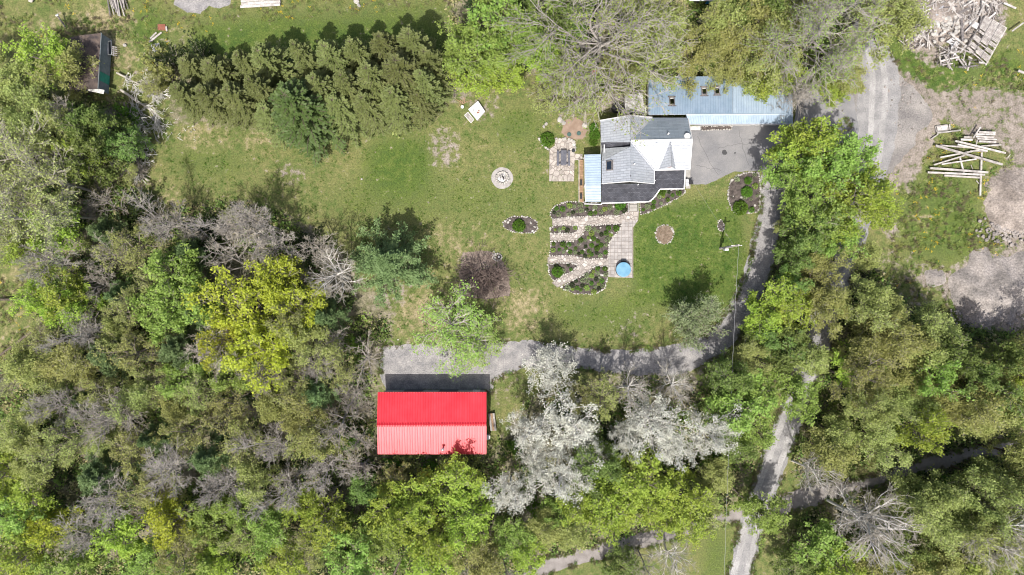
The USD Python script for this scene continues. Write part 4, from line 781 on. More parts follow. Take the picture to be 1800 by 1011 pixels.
# ---------------------------------------------------------------- where each tree stands: kind, crown pixel x, y, radius in pixels, height in metres
KIND = {'Y': 'lime_tree', 'U': 'golden_tree', 'G': 'green_tree', 'M': 'leafy_tree', 'O': 'olive_tree', 'W': 'silver_tree', 'V': 'sage_tree', 'L': 'pale_tree', 'R': 'birch_tree', 'B': 'bare_tree', 'P': 'bare_pale_tree', 'X': 'spreading_tree', 'K': 'budding_tree',
        'S': 'spruce_tree', 'Z': 'plum_bush', 'D': 'tall_spruce', 'Q': 'white_limbed_tree', 'N': 'pine_tree', 'h': 'green_shrub', 'd': 'dark_shrub', 'o': 'olive_shrub', 'b': 'bare_shrub'}
TREES = '''
Y 88 108 44 8;O 128 130 38 7;O 30 150 48 9;O 62 205 42 9;B 118 195 36 8;M 150 220 34 8;M 190 222 36 7;h 222 200 18 3;M 175 268 40 8;Y 146 282 30 8;B 70 250 36 9;O 100 235 36 9;M 215 255 30 6;K 228 300 24 5;
L 42 270 64 12;L 20 345 58 12;L 92 320 52 12;L 60 385 58 13;L 12 415 40 12;L 110 375 42 11;Y 92 412 40 9;Y 55 430 34 9;L -30 300 60 12;O -20 200 50 10;O -30 110 40 9;
S 330 112 34 7;S 375 118 34 8;S 425 105 36 9;S 462 98 38 10;S 525 88 38 11;S 578 92 38 11;S 622 84 36 11;S 672 76 40 12;S 722 72 42 12;S 748 100 36 10;
S 318 160 38 8;S 362 165 40 9;S 408 165 40 9;S 448 148 40 11;D 508 174 70 14;S 558 146 40 11;S 606 142 42 12;S 650 130 44 12;S 700 118 46 13;S 742 138 38 11;S 640 178 40 9;S 690 170 42 10;S 590 182 38 9;S 555 196 34 8;S 735 172 34 8;S 470 196 36 8;
d 300 105 24 3;d 345 92 22 3;o 268 108 24 3;o 285 130 24 3.5;K 262 150 26 5;h 590 120 14 3;o 620 205 20 2;o 680 202 22 2;o 715 196 20 2;
G 812 78 40 9;G 850 92 52 11;Y 838 130 38 8;G 872 45 48 12;G 905 88 46 10;Y 890 128 38 8;G 935 62 48 12;M 960 20 48 13;M 925 -10 50 12;G 860 -5 40 11;Y 955 110 36 9;G 985 75 38 10;M 1000 30 40 11;K 985 130 34 7;
X 1070 58 150 16;K 1020 140 44 9;K 975 170 34 6;K 1090 140 40 8;O 1130 45 46 10;O 1170 85 44 9;K 1182 48 40 9;O 1150 120 34 8;K 1130 -10 52 12;O 1205 110 38 8;O 1250 70 38 7;b 1260 45 22 3;M 1230 100 28 5;
O 1285 45 46 9;O 1322 60 46 9;O 1290 100 40 7;O 1335 112 44 8;O 1300 15 42 9;O 1365 78 42 9;Y 1368 128 34 7;O 1272 128 30 5;Y 1336 148 28 6;M 1310 20 40 9;M 1350 15 44 10;O 1385 20 44 10;B 1372 166 30 6;
X 1432 70 112 14;P 1405 145 48 9;M 1448 112 36 7;O 1480 140 36 6;K 1488 92 32 8;O 1555 50 42 9;O 1570 10 40 9;K 1520 20 46 10;Y 1465 165 26 5;
Y 1398 262 52 10;G 1378 300 36 9;Y 1432 248 40 10;G 1445 300 48 11;G 1490 290 42 10;Y 1520 330 40 10;Y 1478 350 44 11;G 1412 340 46 10;G 1438 395 44 10;Y 1475 392 32 9;Y 1535 365 30 8;M 1408 425 38 8;G 1470 430 36 8;M 1395 460 30 7;O 1432 455 32 7;O 1520 450 32 7;O 1380 395 20 4;
Y 1352 535 42 8;Y 1392 548 36 8;Y 1330 560 30 7;M 1385 500 28 7;O 1425 500 34 7;M 1345 600 34 6;M 1390 610 40 7;
B 195 365 28 6;d 245 362 22 4;N 185 410 30 7;K 240 428 42 9;B 192 455 38 9;P 302 385 46 10;B 335 400 34 8;B 425 405 46 10;P 400 385 36 10;B 420 468 48 10;P 460 395 38 10;N 340 445 34 8;d 360 440 22 4;h 483 425 9 3;
P 88 470 42 10;Y 112 508 42 9;Y 88 540 36 9;Y 145 532 36 8;B 180 498 28 7;N 215 520 30 8;K 230 555 36 9;K 265 500 34 9;G 318 495 50 11;G 288 548 44 10;N 358 552 38 9;P 150 572 44 10;O 215 582 28 7;K 250 612 42 9;N 195 622 42 9;N 318 612 42 9;B 375 612 50 10;B 130 560 30 8;G 345 525 44 10;
O 130 630 42 9;K 75 600 34 8;O 48 640 42 9;L 8 668 30 8;K 268 668 36 8;G 330 668 36 8;G 420 660 36 8;K 170 690 36 8;K 95 665 34 8;
U 490 498 44 10;U 428 545 52 11;U 480 612 46 11;U 545 535 40 10;O 558 598 38 9;U 405 590 38 10;K 520 545 34 11;U 440 620 38 10;
Q 592 488 52 10;P 482 440 42 9;B 560 440 34 8;P 570 640 36 8;B 640 630 36 6;K 600 660 36 7;N 574 556 34 9;h 624 606 14 3.5;B 585 600 30 7;K 520 665 38 8;B 470 665 40 9;d 540 430 24 3;
N 682 462 66 10;R 806 578 66 7;R 842 604 46 5;
V 1218 560 50 5;Z 846 480 38 2.6;Z 872 496 24 2.0;W 968 648 52 9;
P 100 712 40 10;K 130 760 44 10;B 215 718 50 10;P 180 725 40 10;K 240 790 44 9;O 178 772 28 7;N 270 770 28 8;N 370 802 42 9;N 180 832 46 9;K 330 758 42 9;K 410 702 40 9;K 430 770 46 9;P 300 832 52 11;P 395 850 46 10;U 98 920 34 8;U 300 908 44 9;Y 222 950 40 8;P 172 930 44 10;K 310 962 44 9;G 370 900 38 8;Y 400 972 38 8;Y 62 962 46 9;G 30 905 42 8;Y 20 820 40 8;O 70 805 40 8;Y 42 862 38 8;P 205 882 46 10;G 120 1000 46 9;G 345 1005 46 9;K 440 930 34 8;G 425 885 36 8;O 20 760 36 7;O 60 730 34 7;
O 255 700 32 8;K 350 700 38 8;O 310 720 30 7;N 150 700 22 6;K 280 850 40 8;O 350 930 36 8;G 270 985 36 8;K 20 990 38 8;
N 558 690 34 8;O 480 705 34 8;B 592 738 40 9;P 480 762 46 9;O 525 722 34 8;O 558 782 36 8;P 572 828 40 9;P 500 850 46 10;h 610 776 20 4;Y 572 905 42 9;Y 540 890 32 8;B 636 822 32 7;O 455 830 36 8;B 620 700 32 7;B 630 770 30 6;M 640 860 28 6;
G 480 932 38 8;Y 500 985 42 8;G 622 985 52 9;K 552 962 38 8;M 590 940 38 7;Y 690 888 44 9;Y 742 868 46 8;Y 800 850 44 7.5;Y 832 886 42 8;Y 760 932 42 9;Y 822 935 34 8;Y 770 985 44 8;O 842 982 38 8;G 690 945 38 8;B 880 1000 36 8;K 700 840 30 6;G 655 935 34 7;M 715 930 30 6;o 720 812 18 2.5;h 690 815 14 2;o 790 812 20 2.5;o 830 815 18 2.5;h 755 822 14 2;
W 1000 752 62 12;W 928 762 42 10;W 985 838 52 12;W 898 868 44 11;W 1148 745 60 12;W 1180 790 34 10;W 1098 768 32 10;W 1248 765 48 11;W 1040 785 30 9;
M 1062 808 40 8;W 945 815 32 10;M 1040 850 36 7;Y 1132 852 50 9;Y 1078 858 42 8;Y 1198 862 44 8;Y 1020 885 36 8;Y 1085 905 42 8;Y 1210 908 36 7;Y 930 980 32 7;G 905 930 34 7;O 962 930 36 8;O 1005 925 36 8;Q 1182 980 40 7;M 1085 1000 30 4;G 1330 903 40 7;O 1452 545 34 8;O 1428 632 36 8;G 1402 700 36 8;O 1530 690 40 9;O 1545 770 40 9;Y 1490 640 38 8;O 1590 640 40 8;O 1470 760 36 8;O 1655 705 38 9;O 1720 735 40 9;O 1775 800 38 9;G 985 900 30 7;Y 1160 905 36 7;O 1240 880 34 6;O 1260 840 34 6;B 1130 985 30 6;K 1060 700 40 9;Q 1110 690 40 9;Q 1190 680 40 9;K 1020 700 30 8;
G 1302 708 52 9;G 1340 680 36 8;M 1285 660 34 8;G 1325 745 36 8;M 1300 780 30 6;O 1320 625 30 7;
Q 1528 930 76 13;Q 1500 910 50 11;Q 1425 830 40 9;Q 1752 930 62 13;Q 1690 950 50 12;Q 1790 880 40 12;Q 1800 965 46 12;
G 1432 962 46 8;Y 1482 985 44 8;M 1405 985 34 6;O 1545 1000 44 8;O 1610 905 42 9;M 1590 960 42 8
'''
rng0 = np.random.default_rng(4)
ITEMS = []
for e in TREES.replace('\n', '').split(';'):
    if e.strip():
        k, x, y, r, h = e.split(); ITEMS.append((k, float(x), float(y), float(r), float(h)))
# the denser right-hand woods: crowns set out with gaps where the photograph shows the lane and the track
fill = [(1385, 640), (1480, 500), (1600, 570), (1720, 610), (1840, 600), (1840, 1040), (1640, 1040), (1500, 1040), (1580, 900), (1440, 800), (1400, 740)]
fp = Polygon(fill); roadpx = LineString(road_c[:, :2]).buffer(24).union(LineString(track_c[:, :2]).buffer(22))
GAPS = [(1470, 520, 10), (1600, 800, 12)]
for j, y in enumerate(np.arange(500, 1040, 42)):
    for x in np.arange(1385 + (j % 2) * 25, 1850, 50):
        a, b = x + rng0.normal(0, 9), y + rng0.normal(0, 8); r = rng0.uniform(32, 46)
        if fp.contains(Point(a, b)) and not roadpx.intersects(Point(a, b).buffer(r * 0.7)) and all(math.hypot(a - u, b - v) > w + r * 0.45 for u, v, w in GAPS) and all(math.hypot(a - i[1], b - i[2]) > 24 for i in ITEMS if i[0] in 'OGYMPX'):
            ITEMS.append((rng0.choice(list('OOOOOOYGMK')), a, b, r, rng0.uniform(8, 12)))
under = []
for kind, reg, n in (('bbbodo', LEFT_WOODS, 110), ('odoh', RIGHT_WOODS, 40), ('ohd', LOW_WOODS, 26), ('odb', TOP_WOODS, 20)):
    P = Polygon(reg).intersection(sbox(-20, -20, 1820, 1030)).difference(roadpx.buffer(6)).difference(sbox(655, 600, 880, 815)).buffer(-8); k = 0
    while k < n:
        a, b = rng0.uniform(-20, 1820), rng0.uniform(-20, 1030)
        if P.contains(Point(a, b)): under.append((rng0.choice(list(kind)), a, b, rng0.uniform(11, 20), rng0.uniform(1.2, 2.6))); k += 1
ITEMS += under
LOOK = {'U': 'golden-yellow leafy tree', 'Z': 'dark bush added as branch shadow', 'D': 'tall dark green spruce standing out of the row', 'Q': 'leafless white-limbed tree', 'Y': 'bright yellow-green leafy tree', 'G': 'fresh green leafy tree', 'M': 'full mid-green leafy tree', 'O': 'olive-green thinly leafed tree', 'W': 'silver-white tree in new leaf', 'V': 'fine-leaved grey-green tree',
        'R': 'light green airy birch-like tree', 'L': 'pale grey thinly leafed tree', 'B': 'bare grey-brown twiggy tree', 'P': 'bare pale-barked tree', 'X': 'huge bare pale-limbed tree', 'K': 'brownish budding tree',
        'S': 'dark olive spruce', 'N': 'blue-green pine', 'h': 'bright green leafy shrub', 'd': 'dark green shrub', 'o': 'olive-green shrub', 'b': 'bare brown brushwood'}
MARKS = [('the red-roofed barn', 758, 743), ('the round stone fire pit', 883, 313), ('the old shed', 165, 110), ('the blue metal garage roof', 1290, 170), ('the round blue tub', 1096, 474), ('the heap of rubble', 1670, 50),
         ('the loose pale beams', 1700, 280), ('the grey dirt mound', 1735, 515), ('the lane crossing', 1365, 880), ('the bottom left corner', 0, 1011), ('the bottom right corner', 1800, 1011), ('the bottom edge', 900, 1011),
         ('the left edge', 0, 505), ('the square white tub', 834, 196), ('the utility pole', 1275, 435), ('the bare soil plot', 850, 480), ('the big lone pine', 682, 462), ('the lane junction', 1530, 180), ('the lane bend', 1440, 520)]
ORD = ['nearest', 'second nearest', 'third nearest', 'fourth nearest', 'fifth nearest', 'sixth nearest', 'seventh nearest', 'eighth nearest', 'ninth nearest', 'tenth nearest'] + [f'{n}th nearest' for n in range(11, 60)]
def side(dx, dy):
    return ('right of' if dx > 0 else 'left of') if abs(dx) > abs(dy) else ('below' if dy > 0 else 'above')
groups = {}
for n, (k, x, y, r, h) in enumerate(ITEMS):
    d = [math.hypot(x - a, y - b) for _, a, b in MARKS]
    if k == 'N' and r > 55: d[16] = 1e9  # that pine itself
    m = int(np.argmin(d)); groups.setdefault((k, m, side(x - MARKS[m][1], y - MARKS[m][2])), []).append((d[m], n))
LABEL = {}
for (k, m, s), l in groups.items():
    for o, (_, n) in enumerate(sorted(l)):
        LABEL[n] = f'{LOOK[k]} {s} {MARKS[m][0]}' + (f', {ORD[o]} such' if len(l) > 1 else '')
GROUP = {'U': 'golden-yellow trees', 'Z': 'bushes added as branch shadow on the plot', 'D': 'tall spruce', 'Q': 'white-limbed trees', 'Y': 'yellow-green trees', 'G': 'fresh green trees', 'M': 'mid-green trees', 'O': 'olive-green trees', 'W': 'silver-white trees', 'V': 'grey-green trees', 'R': 'airy light green trees', 'L': 'pale thinly leafed trees', 'B': 'bare grey-brown trees', 'P': 'bare pale trees', 'X': 'huge bare trees', 'K': 'budding trees',
         'S': 'row of dark spruces', 'N': 'blue-green pines', 'h': 'bright green shrubs', 'd': 'dark shrubs', 'o': 'olive shrubs', 'b': 'bare brushwood'}
jobs = {}
for n, (k, x, y, r, h) in enumerate(ITEMS):
    zc = h * (0.85 if k in 'SD' else 0.6); base = W(x, y, zc); base[2] = -0.15 if k not in 'hdobZ' else -0.1
    v = PROTO[KIND[k]][int(rng0.integers(len(PROTO[KIND[k]])))]
    s = r * S * (H - zc) / H / v[2] * (1.14 if k in 'YGMOKU' else (1.16 * rng0.uniform(.82, 1.2)) if k == 'S' else .92 if k == 'W' else 1.08)
    jobs.setdefault((v[0], KIND[k]), []).append((base, rng0.uniform(0, 360), (s, s, h * (1.08 if k == 'S' else 1) / v[1]), LABEL[n], 'shrub' if k in 'hdobZ' else 'tree', GROUP[k]))
for (src, nm), pl in jobs.items(): copies(src, pl, nm)

herb = []
def herb_proto(name, lf, seed):
    rng = np.random.default_rng(seed); n = 26
    P = np.c_[rng.normal(0, .28, (n, 2)), rng.uniform(.03, .3, n)]
    return usdkit.mesh(stage, f'/World/undergrowth/{name}', leaves(rng, P, .12, .9), leaf[lf]).GetPath()
ug = UsdGeom.PointInstancer.Define(stage, '/World/undergrowth')
tag(ug.GetPrim(), 'low green and brown undergrowth on the woodland floor', 'undergrowth', None, 'stuff')
ug.CreatePrototypesRel().SetTargets([herb_proto('herb', 'mid', 1), herb_proto('dark_herb', 'dark', 2), herb_proto('pale_herb', 'bud', 3), herb_proto('fresh_herb', 'fresh', 4)])
wood = shapely.union_all([Polygon(wpoly(p)).buffer(0) for p in (LEFT_WOODS, LOW_WOODS, RIGHT_WOODS, TOP_WOODS)]).difference(hard.buffer(.3)).difference(sbox(*W(655, 815)[:2], *W(880, 600)[:2]))
q_ = rng0.uniform([-66, -38], [66, 38], (45000, 2)); q_ = q_[shapely.contains_xy(wood, q_[:, 0], q_[:, 1])]
q_ = q_[meshkit.fbm(np.c_[q_ * .35, 0 * q_[:, :1]], 3, 77) > .42]
ug.CreatePositionsAttr(Vt.Vec3fArray.FromNumpy(np.c_[q_, np.full(len(q_), -.12)].astype(np.float32)))
ug.CreateProtoIndicesAttr(Vt.IntArray.FromNumpy((rng0.choice([0, 0, 3, 1, 2], len(q_))).astype(np.int32)))
an = rng0.uniform(0, math.pi, len(q_)); ug.CreateOrientationsAttr(Vt.QuathArray([Gf.Quath(float(math.cos(a)), 0, 0, float(math.sin(a))) for a in an]))
ug.CreateScalesAttr(Vt.Vec3fArray.FromNumpy(np.repeat(rng0.uniform(.7, 1.7, (len(q_), 1)), 3, 1).astype(np.float32)))

# tufts of rough grass in the fields, and dandelions
def tuft(name, lf, seed, n=22):
    rng = np.random.default_rng(seed); az = rng.uniform(0, 6.28, n); d = np.c_[np.cos(az), np.sin(az), rng.uniform(.6, 2.2, n)]; d = unit(d); L = rng.uniform(.16, .36, (n, 1)); b = rng.normal(0, .09, (n, 3)) * [1, 1, 0]
    w = unit(np.cross(d, [0, 0, 1.0])) * .022; V = np.stack([b - w, b + w, b + d * L], 1).reshape(-1, 3)
    return usdkit.mesh(stage, name, (V, np.arange(3 * n).reshape(-1, 3)), leaf[lf]).GetPath()
rough = shapely.union_all([Polygon(wpoly(p)).buffer(0) for p in (RIGHT_FIELD, [(-20, -20), (300, -20), (335, 30), (260, 130), (215, 130), (130, 70), (-20, 60)], [(300, 0), (830, -20), (800, 10), (420, 42), (330, 60)], [(-20, 430), (60, 440), (60, 640), (-20, 640)], [(-20, 650), (60, 680), (50, 800), (-20, 1020)], [(1540, 40), (1590, 20), (1590, 130), (1560, 120)])]).difference(hard.buffer(.2))
def sow(name, label, cat, protos, n, thr, seed, z, sc, area, freq=.5):
    rng = np.random.default_rng(seed); p = UsdGeom.PointInstancer.Define(stage, '/World/' + name); tag(p.GetPrim(), label, cat, None, 'stuff')
    p.CreatePrototypesRel().SetTargets([f('/World/' + name) for f in protos])
    x0, y0, x1, y1 = area.bounds; a = rng.uniform([max(x0, -66), max(y0, -38)], [min(x1, 66), min(y1, 38)], (n, 2)); a = a[shapely.contains_xy(area, a[:, 0], a[:, 1])]; a = a[meshkit.fbm(np.c_[a * freq, 0 * a[:, :1]], 3, seed) > thr]
    soil = ndimage.map_coordinates(g_soil, [np.interp(a[:, 1], gy, np.arange(ny)), np.interp(a[:, 0], gx, np.arange(nx))], order=1); a = a[rng.random(len(a)) > soil * 1.3]
    p.CreatePositionsAttr(Vt.Vec3fArray.FromNumpy(np.c_[a, np.full(len(a), z)].astype(np.float32))); p.CreateProtoIndicesAttr(Vt.IntArray.FromNumpy(rng.integers(0, len(protos), len(a)).astype(np.int32)))
    an = rng.uniform(0, math.pi, len(a)); p.CreateOrientationsAttr(Vt.QuathArray([Gf.Quath(float(math.cos(t)), 0, 0, float(math.sin(t))) for t in an])); p.CreateScalesAttr(Vt.Vec3fArray.FromNumpy(np.repeat(rng.uniform(*sc, (len(a), 1)), 3, 1).astype(np.float32)))
sow('rough_grass', 'rough tufted grass, green and bleached, in the fields', 'grass', [lambda r: tuft(r + '/green_tuft', 'mid', 1), lambda r: tuft(r + '/pale_tuft', 'olive', 2), lambda r: tuft(r + '/bleached_tuft', 'straw', 3)], 60000, .46, 5, -.08, (.7, 1.5), rough)
sow('edge_grass', 'grass tufts creeping over the edges of the drive and lanes', 'grass', [lambda r: tuft(r + '/green_tuft', 'mid', 1), lambda r: tuft(r + '/bleached_tuft', 'straw', 3)], 200000, .45, 15, .0, (.6, 1.2), shapely.union_all([ROAD, DRIVE, TRACK, JUNCTION]).buffer(.3).difference(shapely.union_all([ROAD, DRIVE, TRACK, JUNCTION]).buffer(-.3)), .8)
sow('lawn_weeds', 'darker weed and clover clumps in the mown lawn', 'weeds', [lambda r: tuft(r + '/weed_tuft', 'mid', 4, 14), lambda r: tuft(r + '/dark_weed_tuft', 'bright', 5, 14)], 26000, .53, 25, .0, (.3, .7), Polygon(wpoly([(260, 240), (800, 200), (960, 190), (1000, 340), (965, 380), (960, 500), (1060, 525), (1110, 480), (1120, 380), (1290, 330), (1300, 380), (1320, 430), (1270, 560), (1180, 610), (900, 600), (700, 590), (620, 430), (300, 340)])), .9)
yel = mat('dandelion_yellow', (0.75, 0.5, 0.01), rough=.8)
def flower(path):
    rng = np.random.default_rng(8); return usdkit.mesh(stage, path + '/flower', cat_([cyl((rng.normal(0, .18), rng.normal(0, .18), .1), .05, .02, 7) for _ in range(4)]), yel).GetPath()
sow('dandelions', 'yellow dandelions scattered over the rough grass', 'flowers', [flower], 9000, .60, 9, .0, (.5, .85), rough, .35)
# ---------------------------------------------------------------- garden, yard and heaps
rg = np.random.default_rng(11)
mulch = mat('dark_mulch', (0.045, 0.037, 0.033), (0.115, 0.095, 0.085), 2.2, fine=0.5, fscale=9, rough=0.95, bump=0.05, bscale=12)
drymulch = mat('dry_brush', (0.13, 0.095, 0.065), (0.22, 0.17, 0.125), 3, fine=0.45, fscale=10, rough=0.95, bump=0.06, bscale=10)
stonew = mat('white_stone', (0.38, 0.36, 0.325), (0.58, 0.55, 0.505), 3, fine=0.2, rough=0.85, vary=0.15, island=0.2)
flagm = mat('flagstone', (0.30, 0.265, 0.235), (0.46, 0.42, 0.38), 1.6, fine=0.2, fscale=14, rough=0.9, vary=0.22, bump=0.01)
paver = mat('paver', (0.27, 0.25, 0.235), (0.38, 0.355, 0.335), 1.5, fine=0.15, fscale=18, rough=0.9, vary=0.14)
jointm = mat('joint_grit', (0.19, 0.165, 0.145), (0.27, 0.24, 0.215), 3, fine=0.3, rough=0.95)
soilbrown = mat('bare_soil', (0.13, 0.10, 0.082), (0.26, 0.21, 0.175), 0.7, fine=0.5, fscale=5, rough=0.95, bump=0.05, bscale=8)
sandsoil = mat('sandy_soil', (0.22, 0.155, 0.115), (0.29, 0.215, 0.165), 1.5, fine=0.15, rough=0.95, bump=0.02, bscale=12)
moundm = mat('grey_dirt', (0.165, 0.15, 0.138), (0.33, 0.295, 0.27), 0.5, fine=0.5, fscale=5, rough=0.95, bump=0.12, bscale=3.5)
moundm2 = mat('brown_dirt', (0.165, 0.14, 0.122), (0.33, 0.285, 0.25), 0.5, fine=0.5, fscale=5, rough=0.95, bump=0.12, bscale=3.0)
ash = mat('ash', (0.36, 0.355, 0.355), (0.56, 0.55, 0.545), 5, fine=0.3, rough=0.95)
tubblue = mat('blue_vinyl', (0.10, 0.25, 0.37), (0.145, 0.31, 0.44), 1.5, fine=0.14, rough=0.5)
tubdark = mat('dark_tub', (0.035, 0.04, 0.05), rough=0.6)
benchm = mat('slate_blue_wood', (0.085, 0.088, 0.108), (0.125, 0.128, 0.15), 3, fine=0.15, rough=0.7)
redp = mat('red_plastic', (0.62, 0.03, 0.03), rough=0.45)
bluep = mat('blue_tarp', (0.03, 0.28, 0.62), rough=0.5)
lidm = mat('green_lid', (0.05, 0.10, 0.09), rough=0.6)
wirem = mat('wire', (0.35, 0.35, 0.36), rough=0.5)

def edge_stones(poly, rng, r=0.13, gap=0.27, skip=None):
    ring = poly.exterior; out = []
    for d in np.arange(0, ring.length, gap):
        p = ring.interpolate(d + rng.uniform(-.05, .05))
        if skip is not None and skip.contains(p): continue
        out.append(rock((p.x + rng.normal(0, .03), p.y + rng.normal(0, .03), .05), r * .85 * rng.uniform(.5, 1.3), rng))
    return out
def bed(name, label, cat, px, soil, stones=True, r=.14, skip=None, z=.028, gap=.26):
    poly = ragged(Polygon(wpoly(px)).buffer(.25).buffer(-.25), .06, .3, 31)
    t = thing(name, label, cat, (*poly.centroid.coords[0], 0))
    hump = poly.buffer(-.12)
    part(t, 'mulch', [sheet(poly, z), prism(hump, z + .002, .05)], soil)
    if stones: part(t, 'edging_stones', edge_stones(poly, rg, r, gap, skip), stonew, kind='stuff')
    return poly
PATHS = shapely.union_all([Polygon(wpoly(p)) for p in (
    [(972, 386), (1000, 383), (1060, 381), (1094, 379), (1104, 372), (1122, 372), (1120, 388), (1100, 392), (1060, 394), (1000, 397), (972, 395)],
    [(1018, 395), (1027, 395), (1026, 404), (1018, 417), (1005, 423), (968, 421), (968, 412), (1000, 412), (1014, 406)],
    [(964, 453), (985, 450), (1010, 451), (1026, 457), (1070, 456), (1070, 466), (1044, 467), (1030, 478), (1008, 490), (990, 499), (980, 504), (972, 497), (990, 486), (1008, 478), (1018, 466), (1010, 461), (985, 460), (964, 462)])])
def flagstones(parent, poly, size, rng, h=.05, z=.03, m=None, gap=.035, name='flagstone'):
    x0, y0, x1, y1 = poly.bounds; n = int((x1 - x0) * (y1 - y0) / size ** 2)
    pts = shapely.MultiPoint(np.c_[rng.uniform(x0, x1, n), rng.uniform(y0, y1, n)])
    for c in shapely.voronoi_polygons(pts, extend_to=poly).geoms:
        for g in getattr(c.intersection(poly), 'geoms', [c.intersection(poly)]):
            if not isinstance(g, Polygon): continue
            g = g.buffer(-gap).simplify(.02)
            for q in getattr(g, 'geoms', [g]):
                if q.area > .02: part(parent, name, prism(q, z, h + rng.uniform(-.015, .02)), m or flagm)
# garden beds
GARDEN = bed('flower_bed', 'long dark mulch bed with stone edge below the porch', 'flower bed', [(967, 377), (972, 366), (985, 357), (1000, 354.5), (1060, 357), (1104, 355), (1105, 371), (1094, 378), (1060, 380), (1000, 382), (972, 386)], mulch)
B2 = bed('flower_bed', 'small mulch bed enclosed by the curving flagstone path', 'flower bed', [(968, 400), (975, 396), (1017, 396), (1017, 404), (1010, 410), (968, 411)], mulch)
B3 = bed('flower_bed', 'large mulch bed full of plants left of the pavers', 'flower bed', [(968, 424), (1006, 425), (1020, 417), (1028, 405), (1028, 396), (1060, 395), (1094, 393), (1086, 408), (1075, 420), (1070, 430), (1069, 455), (1028, 455), (1010, 450), (985, 449), (966, 451)], mulch)
B4 = bed('flower_bed', 'triangular mulch bed with a big leafy plant', 'flower bed', [(963, 465), (985, 462), (1010, 463), (1016, 467), (1006, 477), (988, 484), (974, 494), (966, 484)], mulch)
B5 = bed('flower_bed', 'rounded mulch bed at the foot of the garden', 'flower bed', [(1046, 468), (1069, 468), (1068, 490), (1062, 508), (1045, 517), (1010, 516), (985, 506), (1008, 492), (1032, 480)], mulch)
B6 = bed('flower_bed', 'curved mulch bed right of the front steps', 'flower bed', [(1125, 356), (1142, 356), (1156, 341), (1161, 333), (1203, 333), (1206, 337), (1190, 349), (1165, 362), (1140, 373), (1126, 378)], mulch)
B7 = bed('flower_bed', 'stone-edged mulch island by the drive with large shrubs', 'flower bed', [(1280, 335), (1284, 320), (1295, 309), (1318, 302), (1334, 304), (1336, 330), (1335, 365), (1330, 373), (1300, 376), (1288, 371), (1281, 355)], mulch, r=.18)
B8 = bed('flower_bed', 'oval stone-edged bed standing alone on the lawn', 'flower bed', [(883, 392), (892, 384), (905, 380), (930, 382), (944, 390), (946, 402), (938, 409), (920, 410), (900, 407), (886, 400)], mulch, r=.13)
B9 = bed('flower_bed', 'round stone-edged bed of dry brown brush', 'flower bed', [(1168 + 16 * math.cos(t), 412 + 17 * math.sin(t)) for t in np.linspace(0, 6.28, 20)[:-1]], drymulch, r=.15)
B10 = bed('flower_bed', 'tiny oval stone-edged bed beside the pole', 'flower bed', [(1262, 399), (1263, 390), (1267, 386), (1273, 393), (1273, 402), (1269, 408), (1264, 405)], mulch, r=.13)
B11 = bed('flower_bed', 'narrow bed against the garage front', 'flower bed', [(1232, 222), (1286, 221), (1284, 227), (1262, 228), (1233, 229)], mulch, r=.13)
# stone paths
pt = thing('stone_path', 'winding crazy-paved stone paths between the garden beds', None, (*PATHS.centroid.coords[0], 0), kind='structure')
part(pt, 'grit', sheet(PATHS.buffer(.1), .026), jointm); flagstones(pt, PATHS, .42, rg)
pv = Polygon(wpoly([(1094, 388), (1122, 386), (1113, 400), (1113, 489), (1069, 487), (1070, 430), (1075, 420), (1087, 408)]))
pp = thing('paver_patio', 'grid of square grey pavers leading to the blue tub', None, (*pv.centroid.coords[0], 0), kind='structure')
part(pp, 'grit', sheet(pv, .027), jointm)
for y in np.arange(386, 490, 6.4):
    for x in np.arange(1067, 1124, 6.3):
        g = Polygon(wpoly([(x, y), (x + 6.3, y), (x + 6.3, y + 6.4), (x, y + 6.4)])).buffer(-.022).intersection(pv)
        if isinstance(g, Polygon) and g.area > .05: part(pp, 'paver', prism(g, .03, .045 + rg.uniform(-.008, .008)), paver)
PAT = Polygon(wpoly([(975, 243), (1006, 245), (1011, 249), (1010, 270), (1024, 271), (1024, 281), (1010, 282), (1009, 319), (965, 319), (966, 262), (975, 256)]))
pa = thing('flagstone_patio', 'flagstone patio under the picnic table left of the house', None, (*PAT.centroid.coords[0], 0), kind='structure')
part(pa, 'grit', sheet(PAT, .022), jointm); flagstones(pa, PAT, .52, rg, z=.024)
ew = thing('stone_wall', 'low wall of pale stones along the top left of the patio', 'wall', (*W(958, 252)[:2], 0))
for (a, b) in (((946, 243), (964, 265)), ((975, 243), (1008, 247)), ((1009, 246), (1010, 268))):
    a, b = W(*a), W(*b); n = max(3, int(np.linalg.norm(b - a) / .36))
    for i in range(n): part(ew, 'stone', rock(a + (b - a) * (i + .5) / n + [rg.normal(0, .04), rg.normal(0, .04), .1], .21 * rg.uniform(.8, 1.2), rg), stonew)
# plants in the beds
def clump(kind, seed, lf, R=.38, h=.45, n=170, size=.07, stalk=False):
    rng = np.random.default_rng(seed); PROTO[kind] = []
    for v in range(2):
        u = unit(rng.normal(0, 1, (n, 3))); u[:, 2] = np.abs(u[:, 2]); P = u * rng.uniform(.65, 1.0, (n, 1)) * [R, R, h]
        st_ = cat_([trimesh.Trimesh(*tubes(np.zeros((14, 3)) + rng.normal(0, .04, (14, 3)) * [1, 1, 0], P[:14] * .9, np.full(14, .012), np.full(14, .006), 3), process=False)])
        PROTO[kind].append((define(f'{kind}_{v}', [('foliage', leaves(rng, P, size, .8), leaf[lf]), ('stems', st_, bark['brown'])]), h, R))
clump('leafy_clump', 200, 'bright'); clump('dark_clump', 210, 'dark', n=150); clump('yellow_clump', 220, 'fresh'); clump('grey_clump', 230, 'sage', n=110, size=.06)
clump('large_plant', 240, 'bright', R=1.0, h=1.0, n=900, size=.11)
